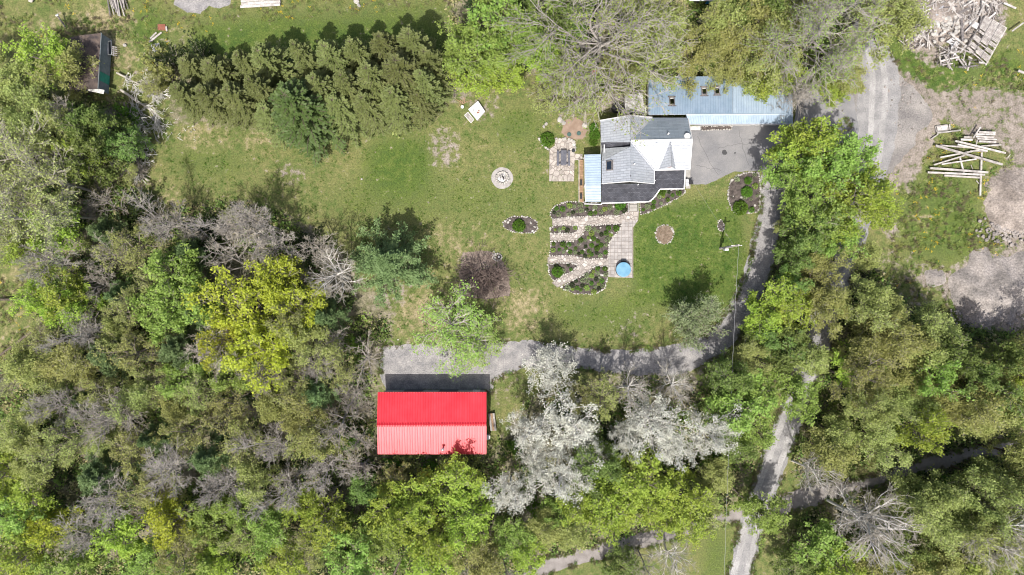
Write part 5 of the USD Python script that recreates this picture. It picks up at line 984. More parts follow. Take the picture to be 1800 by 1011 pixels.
BEDS = [(GARDEN, 'the long bed below the porch', 22), (B2, 'the small bed inside the path', 5), (B3, 'the large bed left of the pavers', 40), (B4, 'the triangular bed', 5), (B5, 'the rounded bottom bed', 26), (B6, 'the bed right of the steps', 12), (B7, 'the island bed by the drive', 9), (B11, 'the bed against the garage', 4)]
jobs = {}; rocks = []
KL = {'leafy_clump': ('round bright green clump', 'flower bed clumps of bright green'), 'dark_clump': ('dark green low plant', 'flower bed plants, dark'), 'yellow_clump': ('light green leafy clump', 'flower bed clumps of light green'), 'grey_clump': ('dull grey-green low plant', 'flower bed plants, grey-green')}
for poly, nm, n in BEDS:
    pl = []; k = 0; tries = 0; inner = poly.buffer(-.28); x0, y0, x1, y1 = poly.bounds
    while k < n and tries < 4000:
        tries += 1; p = np.array([rg.uniform(x0, x1), rg.uniform(y0, y1)]); s = rg.uniform(.55, 1.15)
        if inner.contains(Point(p)) and all(math.hypot(*(p - q)) > (s + t) * .33 for q, t in pl):
            pl.append((p, s)); k += 1; kd = rg.choice(['leafy_clump', 'leafy_clump', 'dark_clump', 'yellow_clump', 'grey_clump', 'grey_clump'])
            v = PROTO[kd][int(rg.integers(2))]
            jobs.setdefault((v[0], kd), []).append(((*p, .07), rg.uniform(0, 360), (s, s, s * rg.uniform(.8, 1.2)), f'{KL[kd][0]} in {nm}', 'plant', f'{KL[kd][1]} in {nm}'))
    for _ in range(max(3, n // 2)):
        p = (rg.uniform(x0, x1), rg.uniform(y0, y1))
        if inner.contains(Point(p)): rocks.append((p, nm))
for x, y, s, l, kd in ((980, 478, .75, 'big leafy green plant in the triangular bed', 'large_plant'), (1300, 366, .98, 'large round green bush at the foot of the island bed', 'large_plant'), (1312, 338, .75, 'bushy yellow-green plant in the middle of the island bed', 'large_plant'), (1314, 318, .5, 'smaller green bush at the top of the island bed', 'large_plant'),
                       (912, 397, .85, 'spreading bright green plant in the oval lawn bed', 'large_plant'), (962, 246, .95, 'bright green bush beside the patio wall', 'large_plant'), (1090, 361, .7, 'green bush against the porch left of the steps', 'large_plant'), (1163, 337, .6, 'green bush under the curved porch edge', 'large_plant'), (1045, 238, .7, 'green climber at the house corner, lower of three', 'large_plant'), (1044, 225, .6, 'green climber at the house corner, upper of three', 'large_plant'), (1043, 250, .55, 'green climber at the house corner, lowest of three', 'large_plant')):
    v = PROTO[kd][int(rg.integers(2))]; jobs.setdefault((v[0], kd), []).append((W(x, y, .05), rg.uniform(0, 360), (s, s, s), l, 'plant', 'large green garden plants'))
for (src, nm), pl in jobs.items(): copies(src, pl, nm)
for (p, nm) in rocks: solo('rock', rock((*p, .12), rg.uniform(.09, .19), rg), stonew, f'small white rock on the mulch of {nm}', 'rock', f'white rocks in {nm}')
for x, y in ((888, 389), (896, 387), (893, 391), (933, 392), (940, 399), (936, 406)): solo('rock', rock((*W(x, y)[:2], .1), .17, rg), stonew, 'white rock on the mulch of the oval lawn bed', 'rock', 'white rocks in the oval lawn bed')
for i in range(7): # sprays of tall grass beyond the oval bed's plant
    pass
# bare plot, sandy circle
structure('bare_plot', ragged(Polygon(wpoly([(812, 444), (850, 440), (872, 444), (888, 470), (896, 490), (895, 520), (850, 526), (808, 520), (808, 480)])), .3, .3, 41), .006, soilbrown, 'bare brown soil plot on the lawn')
structure('sandy_patch', ragged(Polygon(wpoly([(992, 212), (1012, 206), (1026, 216), (1032, 232), (1024, 246), (1000, 244), (986, 232)])), .15, .3, 43), .010, sandsoil, 'round patch of sandy soil above the patio')
for x, y, l in ((1000.5, 236.5, 'left'), (1017.5, 234.5, 'right')):
    t = thing('septic_lid', f'round dark green septic lid on sandy soil, {l} of two', 'lid', W(x, y), 'septic lids')
    part(t, 'rim', cyl(W(x, y, .012), .26, .08, 20), lidm); part(t, 'lid', cyl(W(x, y, .093), .22, .05, 20, .19), lidm)
for x, y, s in ((984, 211, .32), (990, 216, .26), (1028, 221, .27), (960, 218, .2), (956, 223, .17)): solo('rock', rock((*W(x, y)[:2], .1), s * 1.3, rg, .4), stonew, 'pale flat rock around the sandy patch', 'rock', 'flat rocks round the sandy patch')
# picnic table
c = W(990, 279.5); pc = thing('picnic_table', 'slate-blue picnic table with two benches on the patio', 'picnic table', c)
for i in range(5): part(pc, 'table_board', box(c[0] - .36 + i * .146, c[1] - .92, .72, c[0] - .36 + i * .146 + .134, c[1] + .92, .76), benchm)
for s in (-1, 1):
    for j in (0, 1): part(pc, 'bench_board', box(c[0] + s * .66 - .15 + j * .155, c[1] - .92, .43, c[0] + s * .66 - .15 + j * .155 + .14, c[1] + .92, .47), benchm)
for y in (-.65, .65):
    part(pc, 'cross_brace', box(c[0] - .8, c[1] + y - .04, .36, c[0] + .8, c[1] + y + .04, .425), benchm)
    for s in (-1, 1): part(pc, 'leg', beam(c + [s * .3, y, .715], c + [s * .72, y, .07], .1, .04), benchm)
pl_ = W(1007.5, 266); q = thing('flower_pot', 'small black pot at the right edge of the patio', 'pot', pl_); part(q, 'pot', cyl(pl_ + [0, 0, .08], .16, .3, 14, .21), black); part(q, 'soil', cyl(pl_ + [0, 0, .381], .19, .01, 14), darkroom)
# fire pit
c = W(883, 313); fp_ = thing('fire_pit', 'round stone fire pit with white ash in a gravel ring', 'fire pit', c)
part(fp_, 'gravel_ring', sheet(ragged(Point(c[0], c[1]).buffer(1.33), .06, .2, 51), .006), mat('ring_gravel', (.28, .26, .25), (.38, .36, .34), 2, fine=.35, fscale=12, bump=.03, bscale=14))
for i in range(16):
    a = i * 6.283 / 16; part(fp_, 'stone', rock(c + [.72 * math.cos(a), .72 * math.sin(a), .12], .17 * rg.uniform(.85, 1.2), rg, .8), stonew)
part(fp_, 'ash', [rock(c + [rg.normal(0, .2), rg.normal(0, .2), .05], rg.uniform(.2, .36), rg, .25) for _ in range(9)], ash)
for i in range(4): a = rg.uniform(0, 6.28); part(fp_, 'log', rod(c + [.4 * math.cos(a), .4 * math.sin(a), .18], c + [-.3 * math.cos(a + .5), -.3 * math.sin(a + .5), .22], .045, 6), black)
for i in range(3): part(fp_, 'log', rod(c + [-.45 + .3 * i, .35, .22], c + [-.2 + .3 * i, -.3, .2], .05, 6), woodpale)
# small stone ring
c = W(875, 452); sr = thing('stone_ring', 'small ring of pale stones round a black kettle by the bare plot', 'fire ring', c)
for i in range(13): a = i * 6.283 / 13; part(sr, 'stone', rock(c + [(.5 + rg.uniform(-.05, .08)) * math.cos(a) - .05, .42 * math.sin(a), .08], .14, rg, .8), stonew)
for i in range(7): part(sr, 'stone', rock(c + [-.35 + rg.normal(0, .15), rg.normal(0, .2), .06], .12, rg, .8), stonew)
part(sr, 'kettle', cyl(c + [.15, 0, .02], .24, .3, 16, .27), black); part(sr, 'kettle_lid', cyl(c + [.15, .02, .325], .12, .05, 12, .06), ash)
# square white tub and its panel
cs = [W(840.6, 179.6), W(853, 198), W(839, 213.5), W(823.5, 194.5)]; ct = sum(cs) / 4
tb = thing('square_tub', 'square white tub with a round basin standing on the lawn', 'tub', ct)
sq = Polygon([p[:2] for p in cs]).buffer(-.06).buffer(.06); rim = sq.difference(Point(ct[0] - .02, ct[1] + .06).buffer(.47))
part(tb, 'body', prism(sq.buffer(-.03), .02, .5), whitestain); part(tb, 'rim', prism(rim, .523, .10), white)
part(tb, 'basin', prism(Point(ct[0] - .02, ct[1] + .06).buffer(.465), .523, .012), whitestain)
part(tb, 'debris', [rock((ct[0] + .22 + rg.normal(0, .09), ct[1] - .2 + rg.normal(0, .09), .56), .08, rg) for _ in range(9)], brick, kind='stuff'); part(tb, 'hose', [rod(ct + [.52 * math.cos(a) * .9, .52 * math.sin(a) * .9 + .05, .66], ct + [.47 * math.cos(a + .4), .47 * math.sin(a + .4) + .05, .66], .02, 5) for a in np.arange(.4, 3.6, .4)], greysteel)
ps = [W(822.5, 197.5), W(833, 210.5), W(828, 216.5), W(816.5, 203)]
pn = thing('wooden_panel', 'pale framed panel lying against the square white tub', 'panel', sum(ps) / 4)
part(pn, 'sheet', prism(Polygon([p[:2] for p in ps]).buffer(-.05), .03, .04), woodpale)
for a, b in zip(ps, ps[1:] + ps[:1]): part(pn, 'frame', beam(a + [0, 0, .06], b + [0, 0, .06], .06, .06), white)
for i in range(9):
    a = W(815 + rg.normal(0, 4), 184 + rg.normal(0, 3), .05 + i * .01); th = rg.uniform(0, 3.14); solo('kindling', beam(a, a + [.7 * math.cos(th), .7 * math.sin(th), .02], .06, .03), woodnew, 'orange-brown stick of kindling beside the square tub', 'stick', 'kindling by the tub')
p = W(813, 189); bk_ = thing('bucket', 'white bucket standing by the kindling', 'bucket', p); part(bk_, 'pail', cyl(p, .15, .32, 14, .19), white); part(bk_, 'lid', cyl(p + [0, 0, .322], .2, .03, 14), white)
# blue tub with its step
c = W(1096, 474, .8); c[2] = 0
ht = thing('hot_tub', 'round hot tub with a flat blue cover', 'hot tub', c)
part(ht, 'shell', cyl(c + [0, 0, .08], .88, .68, 40, .9), tubdark, smooth=30); part(ht, 'cover', [cyl(c + [0, 0, .765], .90, .09, 40), cyl(c + [0, 0, .856], .9, .02, 40, .82)], tubblue, smooth=30)
part(ht, 'cover_seam', box(c[0] - .8, c[1] - .012, .877, c[0] + .8, c[1] + .012, .884), tubblue)
stp = W(1096, 459); s_ = thing('tub_step', 'dark step against the top of the hot tub', 'step', stp); part(s_, 'tread', box(stp[0] - .3, stp[1] - .12, .33, stp[0] + .3, stp[1] + .16, .38), tubdark)
for s in (-1, 1): part(s_, 'side', box(stp[0] + s * .28 - .03, stp[1] - .1, .076, stp[0] + s * .28 + .03, stp[1] + .14, .328), tubdark)
# bin, heat pump, drum, black tank
p = W(1212, 321.5); b_ = thing('waste_bin', 'small black bin at the end of the concrete walk', 'bin', p); part(b_, 'body', box(p[0] - .22, p[1] - .22, .142, p[0] + .22, p[1] + .22, .75), black); part(b_, 'lid', box(p[0] - .26, p[1] - .26, .752, p[0] + .26, p[1] + .26, .82), black)
p = W(1204.5, 323); b_ = thing('heat_pump', 'white heat pump unit against the porch corner', 'heat pump', p); part(b_, 'case', box(p[0] - .16, p[1] - .4, .142, p[0] + .2, p[1] + .4, .9), white); part(b_, 'grille', cyl(p + [.02, 0, .902], .14, .02, 16), greysteel)
p = W(1083, 190, .6); p[2] = 0; b_ = thing('black_tank', 'round black tank behind the house wall', 'tank', p); part(b_, 'body', cyl(p, .5, .9, 24), black, smooth=30); part(b_, 'lid', cyl(p + [0, 0, .902], .48, .14, 24, .2), black)
p = W(857.5, 769, .9); p[2] = 0; b_ = thing('water_drum', 'pale round drum at the right end of the barn', 'drum', p); part(b_, 'body', cyl(p, .29, .88, 20), greysteel, smooth=30); part(b_, 'lid', cyl(p + [0, 0, .882], .27, .03, 20), white)
a = W(866, 741); ls = thing('lumber_stack', 'long stack of fresh planks beside the barn', 'lumber', a)
for z in range(4):
    for j in range(3):
        u = W(865.5, 727, 0) * 0 + a + [(-.02 + .0) + (j - 1) * .25 - .12, 1.05, .1 + z * .13]; part(ls, 'plank', beam(u + [.0, rg.normal(0, .05), 0], a + [(j - 1) * .25 + .12, -1.05 + rg.normal(0, .05), .1 + z * .13], .23, .1), woodpale if (z + j) % 2 else woodnew)
# utility pole and wires
b0, b1 = W(1266, 437), W(1266, 437) + [0, 0, 7.0]
up = thing('utility_pole', 'wooden utility pole with a white meter box on the lawn', 'utility pole', b0)
part(up, 'pole', rod(b0, b1, .15, 12, .11), woodgrey); part(up, 'meter_box', box(b0[0] - .22, b0[1] - .4, 2.0, b0[0] + .22, b0[1] - .152, 2.7), white)
part(up, 'bracket', beam(b1 + [-.6, 0, -.9], b1 + [.6, 0, -.9], .1, .1), woodgrey); part(up, 'insulator', cyl(b1 + [.55, 0, -.84], .06, .2, 8), white); part(up, 'insulator', cyl(b1 + [-.55, 0, -.84], .06, .2, 8), white)
def wire(label, a, b, sag, r=.022):
    t = np.linspace(0, 1, 25)[:, None]; p = np.asarray(a) + (np.asarray(b) - np.asarray(a)) * t; p[:, 2] -= sag * 4 * (t * (1 - t))[:, 0]
    solo('overhead_wire', trimesh.Trimesh(*tubes(p[:-1], p[1:], np.full(24, r), np.full(24, r), 5), process=False), wirem, label, 'wire')
wire('pale overhead wire running down the picture from the pole', b1 + [.2, 0, -.6], [W(1272, 1060, 7.5)[0], W(1272, 1060, 7.5)[1], 7.5], .5, .013)
wire('thin service wire from the pole to the house', b1 + [-.3, 0, -.7], W(1206, 298, 3.4), .4, .006)
# red chair under the big tree
p = W(1045, 131, .4); p[2] = 0; rc = thing('lawn_chair', 'red plastic lawn chair under the huge bare tree', 'chair', p)
part(rc, 'seat', box(p[0] - .26, p[1] - .25, .38, p[0] + .26, p[1] + .25, .42), redp); part(rc, 'backrest', beam(p + [-.0, .28, .42], p + [0, .42, .95], .52, .04), redp)
for sx_ in (-1, 1):
    part(rc, 'armrest', box(p[0] + sx_ * .3 - .04, p[1] - .25, .6, p[0] + sx_ * .3 + .04, p[1] + .3, .64), redp)
    for sy_ in (-1, 1): part(rc, 'leg', rod(p + [sx_ * .25, sy_ * .22, .38], p + [sx_ * .3, sy_ * .27, 0], .03, 6), redp)
# loose beams
q = lambda x, y: (1600 + x * .1385, 200 + y * .1385)
BEAMS = [((320, 405), (1170, 645), .24, 3, 'longest pale beam, lying diagonally across the others'), ((250, 690), (985, 745), .24, 1, 'upper of the long pale beams at the bottom of the heap'), ((220, 745), (945, 775), .22, 1, 'lowest long pale beam of the heap'), ((430, 785), (890, 812), .2, 0, 'shorter beam under the lowest long beam'), ((905, 490), (885, 1040), .2, 0, 'grey beam running straight down from the heap'),
         ((570, 345), (1210, 500), .2, 3, 'pale beam slanting down to the right end'), ((380, 402), (880, 440), .17, 1, 'thin beam just above the longest beam'), ((380, 555), (870, 462), .18, 1, 'beam rising to the right, uppermost of three'), ((300, 650), (690, 530), .18, 1, 'beam rising to the right, middle of three'), ((400, 642), (840, 575), .16, 1, 'beam rising to the right, lowest of three'),
         ((630, 560), (680, 750), .17, 0, 'short beam crossing below the longest beam'), ((600, 390), (980, 475), .18, 2, 'beam half buried in the middle of the heap'), ((870, 232), (1080, 240), .2, 2, 'topmost short board of the board stack'), ((830, 262), (1075, 262), .22, 2, 'second short board of the board stack'), ((830, 290), (1060, 302), .2, 1, 'third short board of the board stack'), ((850, 318), (1095, 328), .16, 1, 'fourth short board of the board stack'),
         ((870, 350), (1085, 362), .22, 1, 'grey board at the foot of the board stack'), ((640, 328), (790, 332), .22, 1, 'short wide board left of the board stack'), ((680, 295), (780, 300), .18, 2, 'shortest board left of the board stack'), ((800, 305), (890, 170), .17, 3, 'dark-edged board leaning across the board stack'), ((850, 335), (838, 392), .12, 2, 'small block below the board stack'), ((890, 412), (1155, 395), .15, 1, 'grey board reaching right below the stack'), ((760, 470), (980, 478), .15, 1, 'short board at the centre of the heap'),
         ((340, 246), (640, 210), .16, 1, 'narrow plank beside the grey door panel'), ((268, 320), (352, 260), .14, 0, 'short plank left of the grey door panel'), ((1230, 565), (1270, 515), .08, 0, 'small stick right of the heap'), ((840, 850), (872, 890), .07, 0, 'small stick below the heap'), ((770, 650), (792, 705), .07, 0, 'thin stake under the heap')]
for i, (a, b, w, l, lab) in enumerate(BEAMS):
    z = .12 + l * .15 + (i % 3) * .01; solo('beam', beam(W(*q(*a), z), W(*q(*b), z + .04), w, min(.18, w * .8)), woodpale if i % 4 else woodgrey, lab, 'beam', 'loose weathered beams')
dp = [q(320, 160), q(472, 140), q(482, 212), q(330, 230)]
t = thing('door_panel', 'grey door panel lying on the grass above the beams', 'door', W(*q(400, 185)))
part(t, 'sheet', prism(Polygon(wpoly(dp)).buffer(-.08), .1, .05), woodpale)
for a, b in zip(dp, dp[1:] + dp[:1]): part(t, 'frame', beam(W(*a, .14), W(*b, .14), .1, .07), woodgrey)
solo('beam', beam(W(*q(496, 135), .12), W(*q(505, 205), .12), .13, .08), woodpale, 'short plank right of the grey door panel', 'beam', 'loose weathered beams')
# mounds
def mound(name, px, h, m, label, seed, n=46, tilt=0.0):
    poly = Polygon(wpoly(px)).buffer(1.0).buffer(-1.0); poly = ragged(poly, .9, .4, seed, .7); x0, y0, x1, y1 = poly.buffer(1.2).bounds
    X, Y = np.meshgrid(np.linspace(x0, x1, n * 2), np.linspace(y0, y1, n)); d = shapely.distance(poly.exterior, shapely.points(X, Y)) * np.where(shapely.contains_xy(poly, X, Y), 1, -1)
    P = np.stack([X, Y, 0 * X], -1); Z = 1.5 * h * (1 - np.exp(-np.clip(d, 0, None) / (h * 3.2))) * (0.55 + 0.9 * meshkit.fbm(P * .6, 4, seed)) + .16 * (meshkit.fbm(P * 3.2, 3, seed + 3) - .5) * (d > 0)
    Z = np.where(d > 0, Z, np.maximum(.5 * d, -.55) + 0 * Z)
    i = np.arange(Z.size).reshape(Z.shape); quads = np.stack([i[:-1, :-1], i[:-1, 1:], i[1:, 1:], i[1:, :-1]], -1).reshape(-1, 4)
    quads = quads[(Z.ravel()[quads] > -.54).any(1)]
    return tag(stage.GetPrimAtPath(solo(name, trimesh.Trimesh(np.stack([X, Y, Z], -1).reshape(-1, 3), np.vstack([quads[:, [0, 1, 2]], quads[:, [0, 2, 3]]]), process=False), m, smooth=40)), label, None, None, 'structure')
mound('dirt_mound', [(1672, 492), (1700, 468), (1712, 440), (1730, 440), (1735, 462), (1790, 448), (1860, 436), (1860, 520), (1790, 556), (1715, 572), (1690, 545)], 1.9, moundm, 'long grey dirt mound at the right edge', 61)
mound('dirt_mound', [(1736, 330), (1760, 300), (1860, 290), (1860, 400), (1800, 405), (1775, 415), (1745, 400)], 1.5, moundm2, 'brown furrowed dirt mound at the right edge', 62)
mound('dirt_mound', [(1630, 485), (1650, 480), (1655, 494), (1640, 500), (1628, 496)], .4, moundm, 'small dirt heap left of the long grey mound', 63, 20)
for i in range(60):
    pass
st_ = [rock((*W(1690 + rg.uniform(-20, 110), 560 - rg.uniform(-12, 18) - (0), 0)[:2], .08), rg.uniform(.06, .2), rg) for _ in range(90)] + [rock((*W(1760 + rg.normal(0, 22), 408 + rg.normal(0, 10), 0)[:2], .1), rg.uniform(.08, .3), rg) for _ in range(110)] + [rock((*W(1585 + rg.normal(0, 14), 165 + rg.normal(0, 25), 0)[:2], .05), rg.uniform(.05, .16), rg) for _ in range(40)]
solo('loose_stones', st_, moundm, 'loose grey stones strewn along the feet of the mounds', 'stones', None, 'stuff')
# heap of rubble
q = lambda x, y: (1560 + x * .1336, y * .1336)
base = Polygon(wpoly([(1582, -30), (1780, -30), (1770, 40), (1700, 100), (1690, 118), (1650, 90), (1605, 86), (1580, 70)]))
mound('rubble_earth', [(1584, -30), (1760, -30), (1755, 25), (1700, 82), (1650, 78), (1610, 82), (1584, 60)], .55, moundm2, 'brown earth under the heap of rubble', 64, 40)
cen = [q(760, 300), q(620, 420), q(830, 60), q(870, 350)]
for i in range(150):
    c = cen[int(rg.integers(4))]; r = rg.uniform(.10, .3) * (1.6 if i < 14 else 1)
    p = W(c[0] + rg.normal(0, 12), c[1] + rg.normal(0, 11)); solo('rubble_stone', rock((*p[:2], .5 + rg.uniform(0, .15)), r, rg, .5), stonew, 'pale angular stone in the middle of the rubble heap' if r < .3 else 'large pale slab in the middle of the rubble heap', 'stone', 'rubble stones' if r < .3 else 'large rubble slabs')
for i in range(250):
    u = rg.random()
    if u < .38: c = q(rg.uniform(150, 560), rg.uniform(0, 620))
    elif u < .75: c = q(rg.uniform(850, 1480), rg.uniform(-60, 330))
    elif u < .9: c = q(rg.uniform(680, 1100), rg.uniform(640, 880))
    else: c = q(rg.uniform(450, 1000), rg.uniform(-60, 150))
    th = rg.choice([-.75, .6, 1.2, 1.5]) + rg.normal(0, .35); L = .45 + 2.1 * rg.random() ** 1.6; p = W(*c, .55 + rg.uniform(0, .35)); d = np.array([math.cos(th), math.sin(th), rg.uniform(-.08, .08)]) * L / 2
    mm = (woodpale, woodgrey, woodgrey, wooddark)[int(rg.integers(4))]
    solo('rubble_board', beam(p - d, p + d, rg.uniform(.05, .2), rg.uniform(.03, .09), rg.uniform(-.5, .5)), mm, {woodpale: 'pale', woodgrey: 'grey', wooddark: 'dark'}[mm] + ' broken board jumbled in the rubble heap', 'board', {woodpale: 'pale', woodgrey: 'grey', wooddark: 'dark'}[mm] + ' rubble boards')
sp = []
for i in range(700):
    c = q(rg.uniform(150, 1480), rg.uniform(-60, 620)) if i < 560 else q(rg.uniform(650, 1250), rg.uniform(600, 900))
    p = W(*c, .42 + rg.uniform(0, .25)); th = rg.uniform(0, 3.14); L = rg.uniform(.12, .5); d = np.array([math.cos(th), math.sin(th), rg.uniform(-.2, .2)]) * L / 2
    sp.append(beam(p - d, p + d, rg.uniform(.03, .12), .03, rg.uniform(-.6, .6)) if i % 3 else rock(p, rg.uniform(.05, .12), rg, .6, 0))
solo('splinters', sp, mat('splinter', (.16, .14, .125), (.46, .42, .38), 3, fine=.3, rough=.9, island=.6), 'splinters and small stones strewn through the rubble heap', 'splinters', None, 'stuff')
for a, b, w, mm, lab in (((820, 440), (1015, 595), .2, woodpale, 'white plank lying over the concrete slab'), ((970, 240), (990, 540), .3, wooddark, 'dark upright beam left of the slatted wall section'), ((800, 20), (970, 260), .32, woodgrey, 'thick grey timber slanting through the rubble'), ((920, 180), (1150, 80), .25, wooddark, 'dark timber at the top of the rubble'), ((430, 440), (610, 620), .13, woodpale, 'long pale plank at the lower left of the rubble'), ((230, 150), (390, 530), .3, woodgrey, 'grey split timber at the left of the rubble'), ((1530, 40), (1690, 110), .2, woodpale, 'pale plank lying on grass right of the rubble'), ((1640, 410), (1790, 300), .18, woodpale, 'pale plank right of the slatted wall section'), ((1720, 930), (1800, 960), .25, woodpale, 'pale plank end at the right edge below the rubble'), ((1200, 820), (1270, 835), .2, woodpale, 'pale plank under the foot of the slatted wall section')):
    solo('rubble_timber', beam(W(*q(*a), .75), W(*q(*b), .7), w, w * .6), mm, lab, 'timber')
solo('concrete_slab', prism(ragged(Polygon(wpoly([q(750, 560), q(840, 490), q(960, 560), q(890, 620), q(880, 730), q(800, 700), q(815, 600)])), .08, .2, 71), .3, .15), ash, 'pale broken concrete slab at the foot of the rubble', 'slab')
solo('concrete_slab', prism(ragged(Polygon(wpoly([q(570, 170), q(690, 100), q(710, 200), q(590, 240)])), .08, .2, 72), .6, .12), greysteel, 'grey slab in the upper left of the rubble', 'slab')
solo('concrete_slab', prism(ragged(Polygon(wpoly([q(1040, 290), q(1170, 340), q(1130, 410), q(1030, 350)])), .06, .2, 73), .6, .08), ash, 'pale board beside the slatted wall section', 'slab')
sl = thing('wall_section', 'grey slatted wall section leaning on the rubble', 'wall section', W(*q(1300, 520)))
A, B, C, D = W(*q(1285, 205), .8), W(*q(1565, 365), .8), W(*q(1290, 860), .25), W(*q(1035, 640), .45)
for i in range(4):
    u = i / 3; part(sl, 'rafter', beam(A + (B - A) * u, D + (C - D) * u, .13, .14), wooddark if i < 3 else woodgrey)
for i in range(30):
    v = (i + .5) / 30
    for s in range(3):
        if v > .35 and rg.random() < .28: continue
        a = A + (B - A) * (s + .04) / 3; b = A + (B - A) * (s + .96) / 3; a2 = D + (C - D) * (s + .04) / 3; b2 = D + (C - D) * (s + .96) / 3
        part(sl, 'slat', beam(a + (a2 - a) * v + [0, 0, .09], b + (b2 - b) * v + [0, 0, .09 + rg.normal(0, .01)], .125, .03), woodgrey)
# top edge: board pile, old poles, pallet, rack, posts, trailer
bp = thing('board_pile', 'neat pile of pale boards at the top edge', 'board pile', W(460, 0))
for z in range(3):
    for j in range(7): part(bp, 'board', beam(W(424 + rg.uniform(-2, 3), -18 + j * 5, .12 + z * .12), W(492 + rg.uniform(-3, 2), -22 + j * 5, .12 + z * .12), .3, .09), woodpale if (j + z) % 3 else woodgrey)
for i in range(13):
    a = W(188 + i * 2.4 + rg.normal(0, 1), -12, .2); b = W(196 + i * 2.3 + rg.normal(0, 3), 20 + rg.uniform(-6, 10), .18); solo('old_pole', rod(a, b, rg.uniform(.05, .10), 7), woodgrey if i % 3 else wooddark, 'weathered grey pole in the heap at the top left edge', 'pole', 'old poles at the top left')
t = thing('pallet', 'red-brown wooden pallet below the gravel patch', 'pallet', W(284, 48))
for i in range(6): part(t, 'slat', box(*W(277.5 + i * 2.2, 53.5, .12), *W(279.3 + i * 2.2, 42.5, .15)), brick)
for y in (43.5, 48, 52.5): part(t, 'bearer', box(*W(277.5, y + .7, .02), *W(290.5, y - .7, .118)), wooddark)
for i, (a, b) in enumerate((((264, 68), (275, 57)), ((266, 72), (280, 60)), ((262, 74), (284, 57)), ((292, 46), (293, 55)))): solo('plank', beam(W(*a, .1 + i * .03), W(*b, .1 + i * .03), .2, .04), woodpale, ['upper', 'middle', 'lowest', 'small upright'][i] + ' loose plank by the red-brown pallet', 'plank', 'planks by the pallet')
t = thing('slatted_rack', 'white slatted rack lying in the grass', 'rack', W(274, 83))
for i in range(6): part(t, 'slat', beam(W(266 + i * 2.6, 78 - i * .5, .25), W(269.5 + i * 2.6, 92 - i * .4, .12), .1, .04), white)
for v in (0, 1): part(t, 'bearer', beam(W(265.5 + v * 3, 80 + v * 9, .18 - v * .08), W(281 + v * 3, 76.5 + v * 9, .18 - v * .08), .08, .05), woodgrey)
t = thing('leaning_post', 'dark leaning post with a white cap in dead grass', 'post', W(115, 48)); part(t, 'shaft', rod(W(115, 48), W(101, 27.5, .9), .10, 8), wooddark); part(t, 'cap', rod(W(101, 27.5, .9), W(99.5, 25.5, 1.0), .2, 10), white)
t = thing('window_frame', 'old white window frame leaning beside the shed', 'window', W(192, 84))
part(t, 'frame', [beam(W(189.5, 73, .9), W(190, 96, .9), .1, .08), beam(W(195, 72, .5), W(196, 96, .5), .1, .08), beam(W(189.5, 73, .9), W(195, 72, .5), .1, .08), beam(W(190, 96, .9), W(196, 96, .5), .1, .08)], whitestain); part(t, 'pane', slab([W(190.5, 75, .85), W(194.5, 74, .55), W(195.4, 95, .55), W(190.8, 95, .85)], .02), darkroom)
t = thing('crate_rack', 'grey slatted frame beside the leaning window', 'rack', W(201, 89))
for i in range(5): part(t, 'slat', beam(W(197, 82 + i * 3.6, .5), W(206, 83.5 + i * 3.6, .35), .09, .04), woodgrey)
part(t, 'bearer', beam(W(199, 81, .42), W(199.5, 99, .42), .08, .06), woodgrey)
for x, y, s, l in ((627, 3, .35, 'pale boulder at the top edge, upper'), (631, 10, .28, 'pale boulder at the top edge, lower'), (220, 80, .22, 'white stone right of the shed'), (636, 315, .12, 'white stone alone on the left lawn'), (55, 1, .3, 'pale boulder in the top left corner'), (678, 597, .12, 'white stone left of the drive end'), (700, 597, .12, 'white stone above the drive end')):
    solo('boulder', rock((*W(x, y)[:2], s * .4), s, rg, .7, 2), stonew, l, 'boulder')
t = thing('trailer', 'white trailer roof cut by the top edge', 'trailer', W(1245, -10)); part(t, 'body', box(*W(1212, 1, .7), *W(1280, -34, 2.2)), white); part(t, 'roof', prism(Polygon(wpoly([(1211, 2), (1281, 2), (1281, -35), (1211, -35)], 2.2)), 2.203, .08), whitestain)
for x in (1225, 1265): part(t, 'wheel', rod(W(x, 3, .35), W(x, -1, .35), .34, 16), black)
solo('blue_bin', [box(*W(1240, 7, .8), *W(1251, 2.5, 1.3))], bluep, 'bright blue tarpaulin bundle below the trailer', 'bundle')
t = thing('pallet', 'weathered brown pallet below the blue bundle', 'pallet', W(1248, 18))
for i in range(5): part(t, 'slat', box(*W(1241, 12.8 + i * 3, .12), *W(1257, 11 + i * 3, .15)), woodnew)
for x in (1242, 1249, 1256): part(t, 'bearer', box(*W(x - .8, 25.5, .02), *W(x + .8, 11, .118)), wooddark)
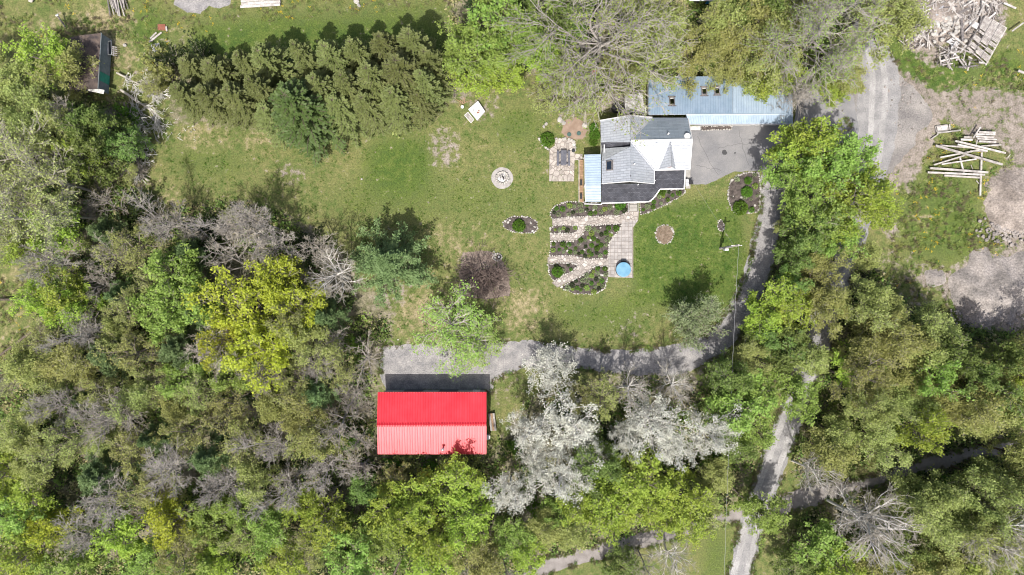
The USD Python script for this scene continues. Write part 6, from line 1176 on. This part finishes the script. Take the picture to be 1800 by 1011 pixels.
# fallen grey tree and logs at the edge of the left woods
def fallen(label, a, b, r, seed):
    rng = np.random.default_rng(seed); s = Skel(rng); a, b = W(*a, .4), W(*b, .5); d = unit(b - a)[None]; L = np.linalg.norm(b - a)
    T = s.level(a[None], d, np.array([L]), np.array([r]), 0, seg=6, bend=.03, up=0, taper=.25)
    a2 = s.children(T, np.array([L * .6]), np.array([r * .45]), 22, .1, (.4, .9), (.3, .6), flat=.6); P2 = s.level(*a2, 2, seg=3, bend=.12, up=.03)
    a3 = s.children(P2, a2[2], a2[3], 9, .2, (.3, .9), (.35, .7)); P3 = s.level(a3[0], a3[1], a3[2], np.full(len(a3[2]), .04), 3, seg=2, bend=.2, up=.03)
    a4 = s.children(P3, a3[2], a3[3], 4, .2, (.3, .9), (.4, .8)); s.level(a4[0], a4[1], a4[2], np.full(len(a4[2]), .028), 4, seg=2, bend=.2, up=.02)
    t = thing('fallen_tree', label, 'fallen tree', a); part(t, 'trunk', s.mesh((0, 2), SIDES), bark['pale']); part(t, 'branches', s.mesh((3, 4), SIDES), bark['whitet'])
fallen('fallen grey tree with brushy branches right of the shed', (212, 158), (325, 228), .16, 301); fallen('second fallen grey tree, upper, lying along the first', (205, 128), (282, 165), .12, 302); fallen('grey fallen treetop where the left woods meet the lawn', (262, 318), (190, 268), .1, 303); fallen('brushy fallen tree lying beside the long pale logs', (232, 170), (246, 290), .1, 304)
for i, (a, b, r) in enumerate((((218, 180), (238, 300), .10), ((224, 182), (246, 280), .07), ((66, 525), (-5, 527), .22), ((78, 566), (-5, 628), .2), ((165, 625), (190, 560), .1), ((640, 620), (655, 565), .07), ((560, 850), (575, 800), .1), ((455, 848), (500, 800), .09), ((690, 1015), (716, 958), .16), ((1270, 840), (1310, 880), .14))):
    solo('fallen_log', rod(W(*a, .25), W(*b, .3), r, 9, r * .6), bark['grey'] if i in (0, 1) else bark['brown'], ['longer pale log along the edge of the left woods', 'thinner pale log along the edge of the left woods', 'thick dark log on the left edge, upper', 'thick dark log on the left edge, lower slanting', 'dark log in the left woods clearing', 'thin dark log beside the drive end', 'dark log left of the barn corner', 'dark slanting log in the bottom left woods', 'dark log at the bottom edge below the barn', 'dark log right of the silver trees'][i], 'log')
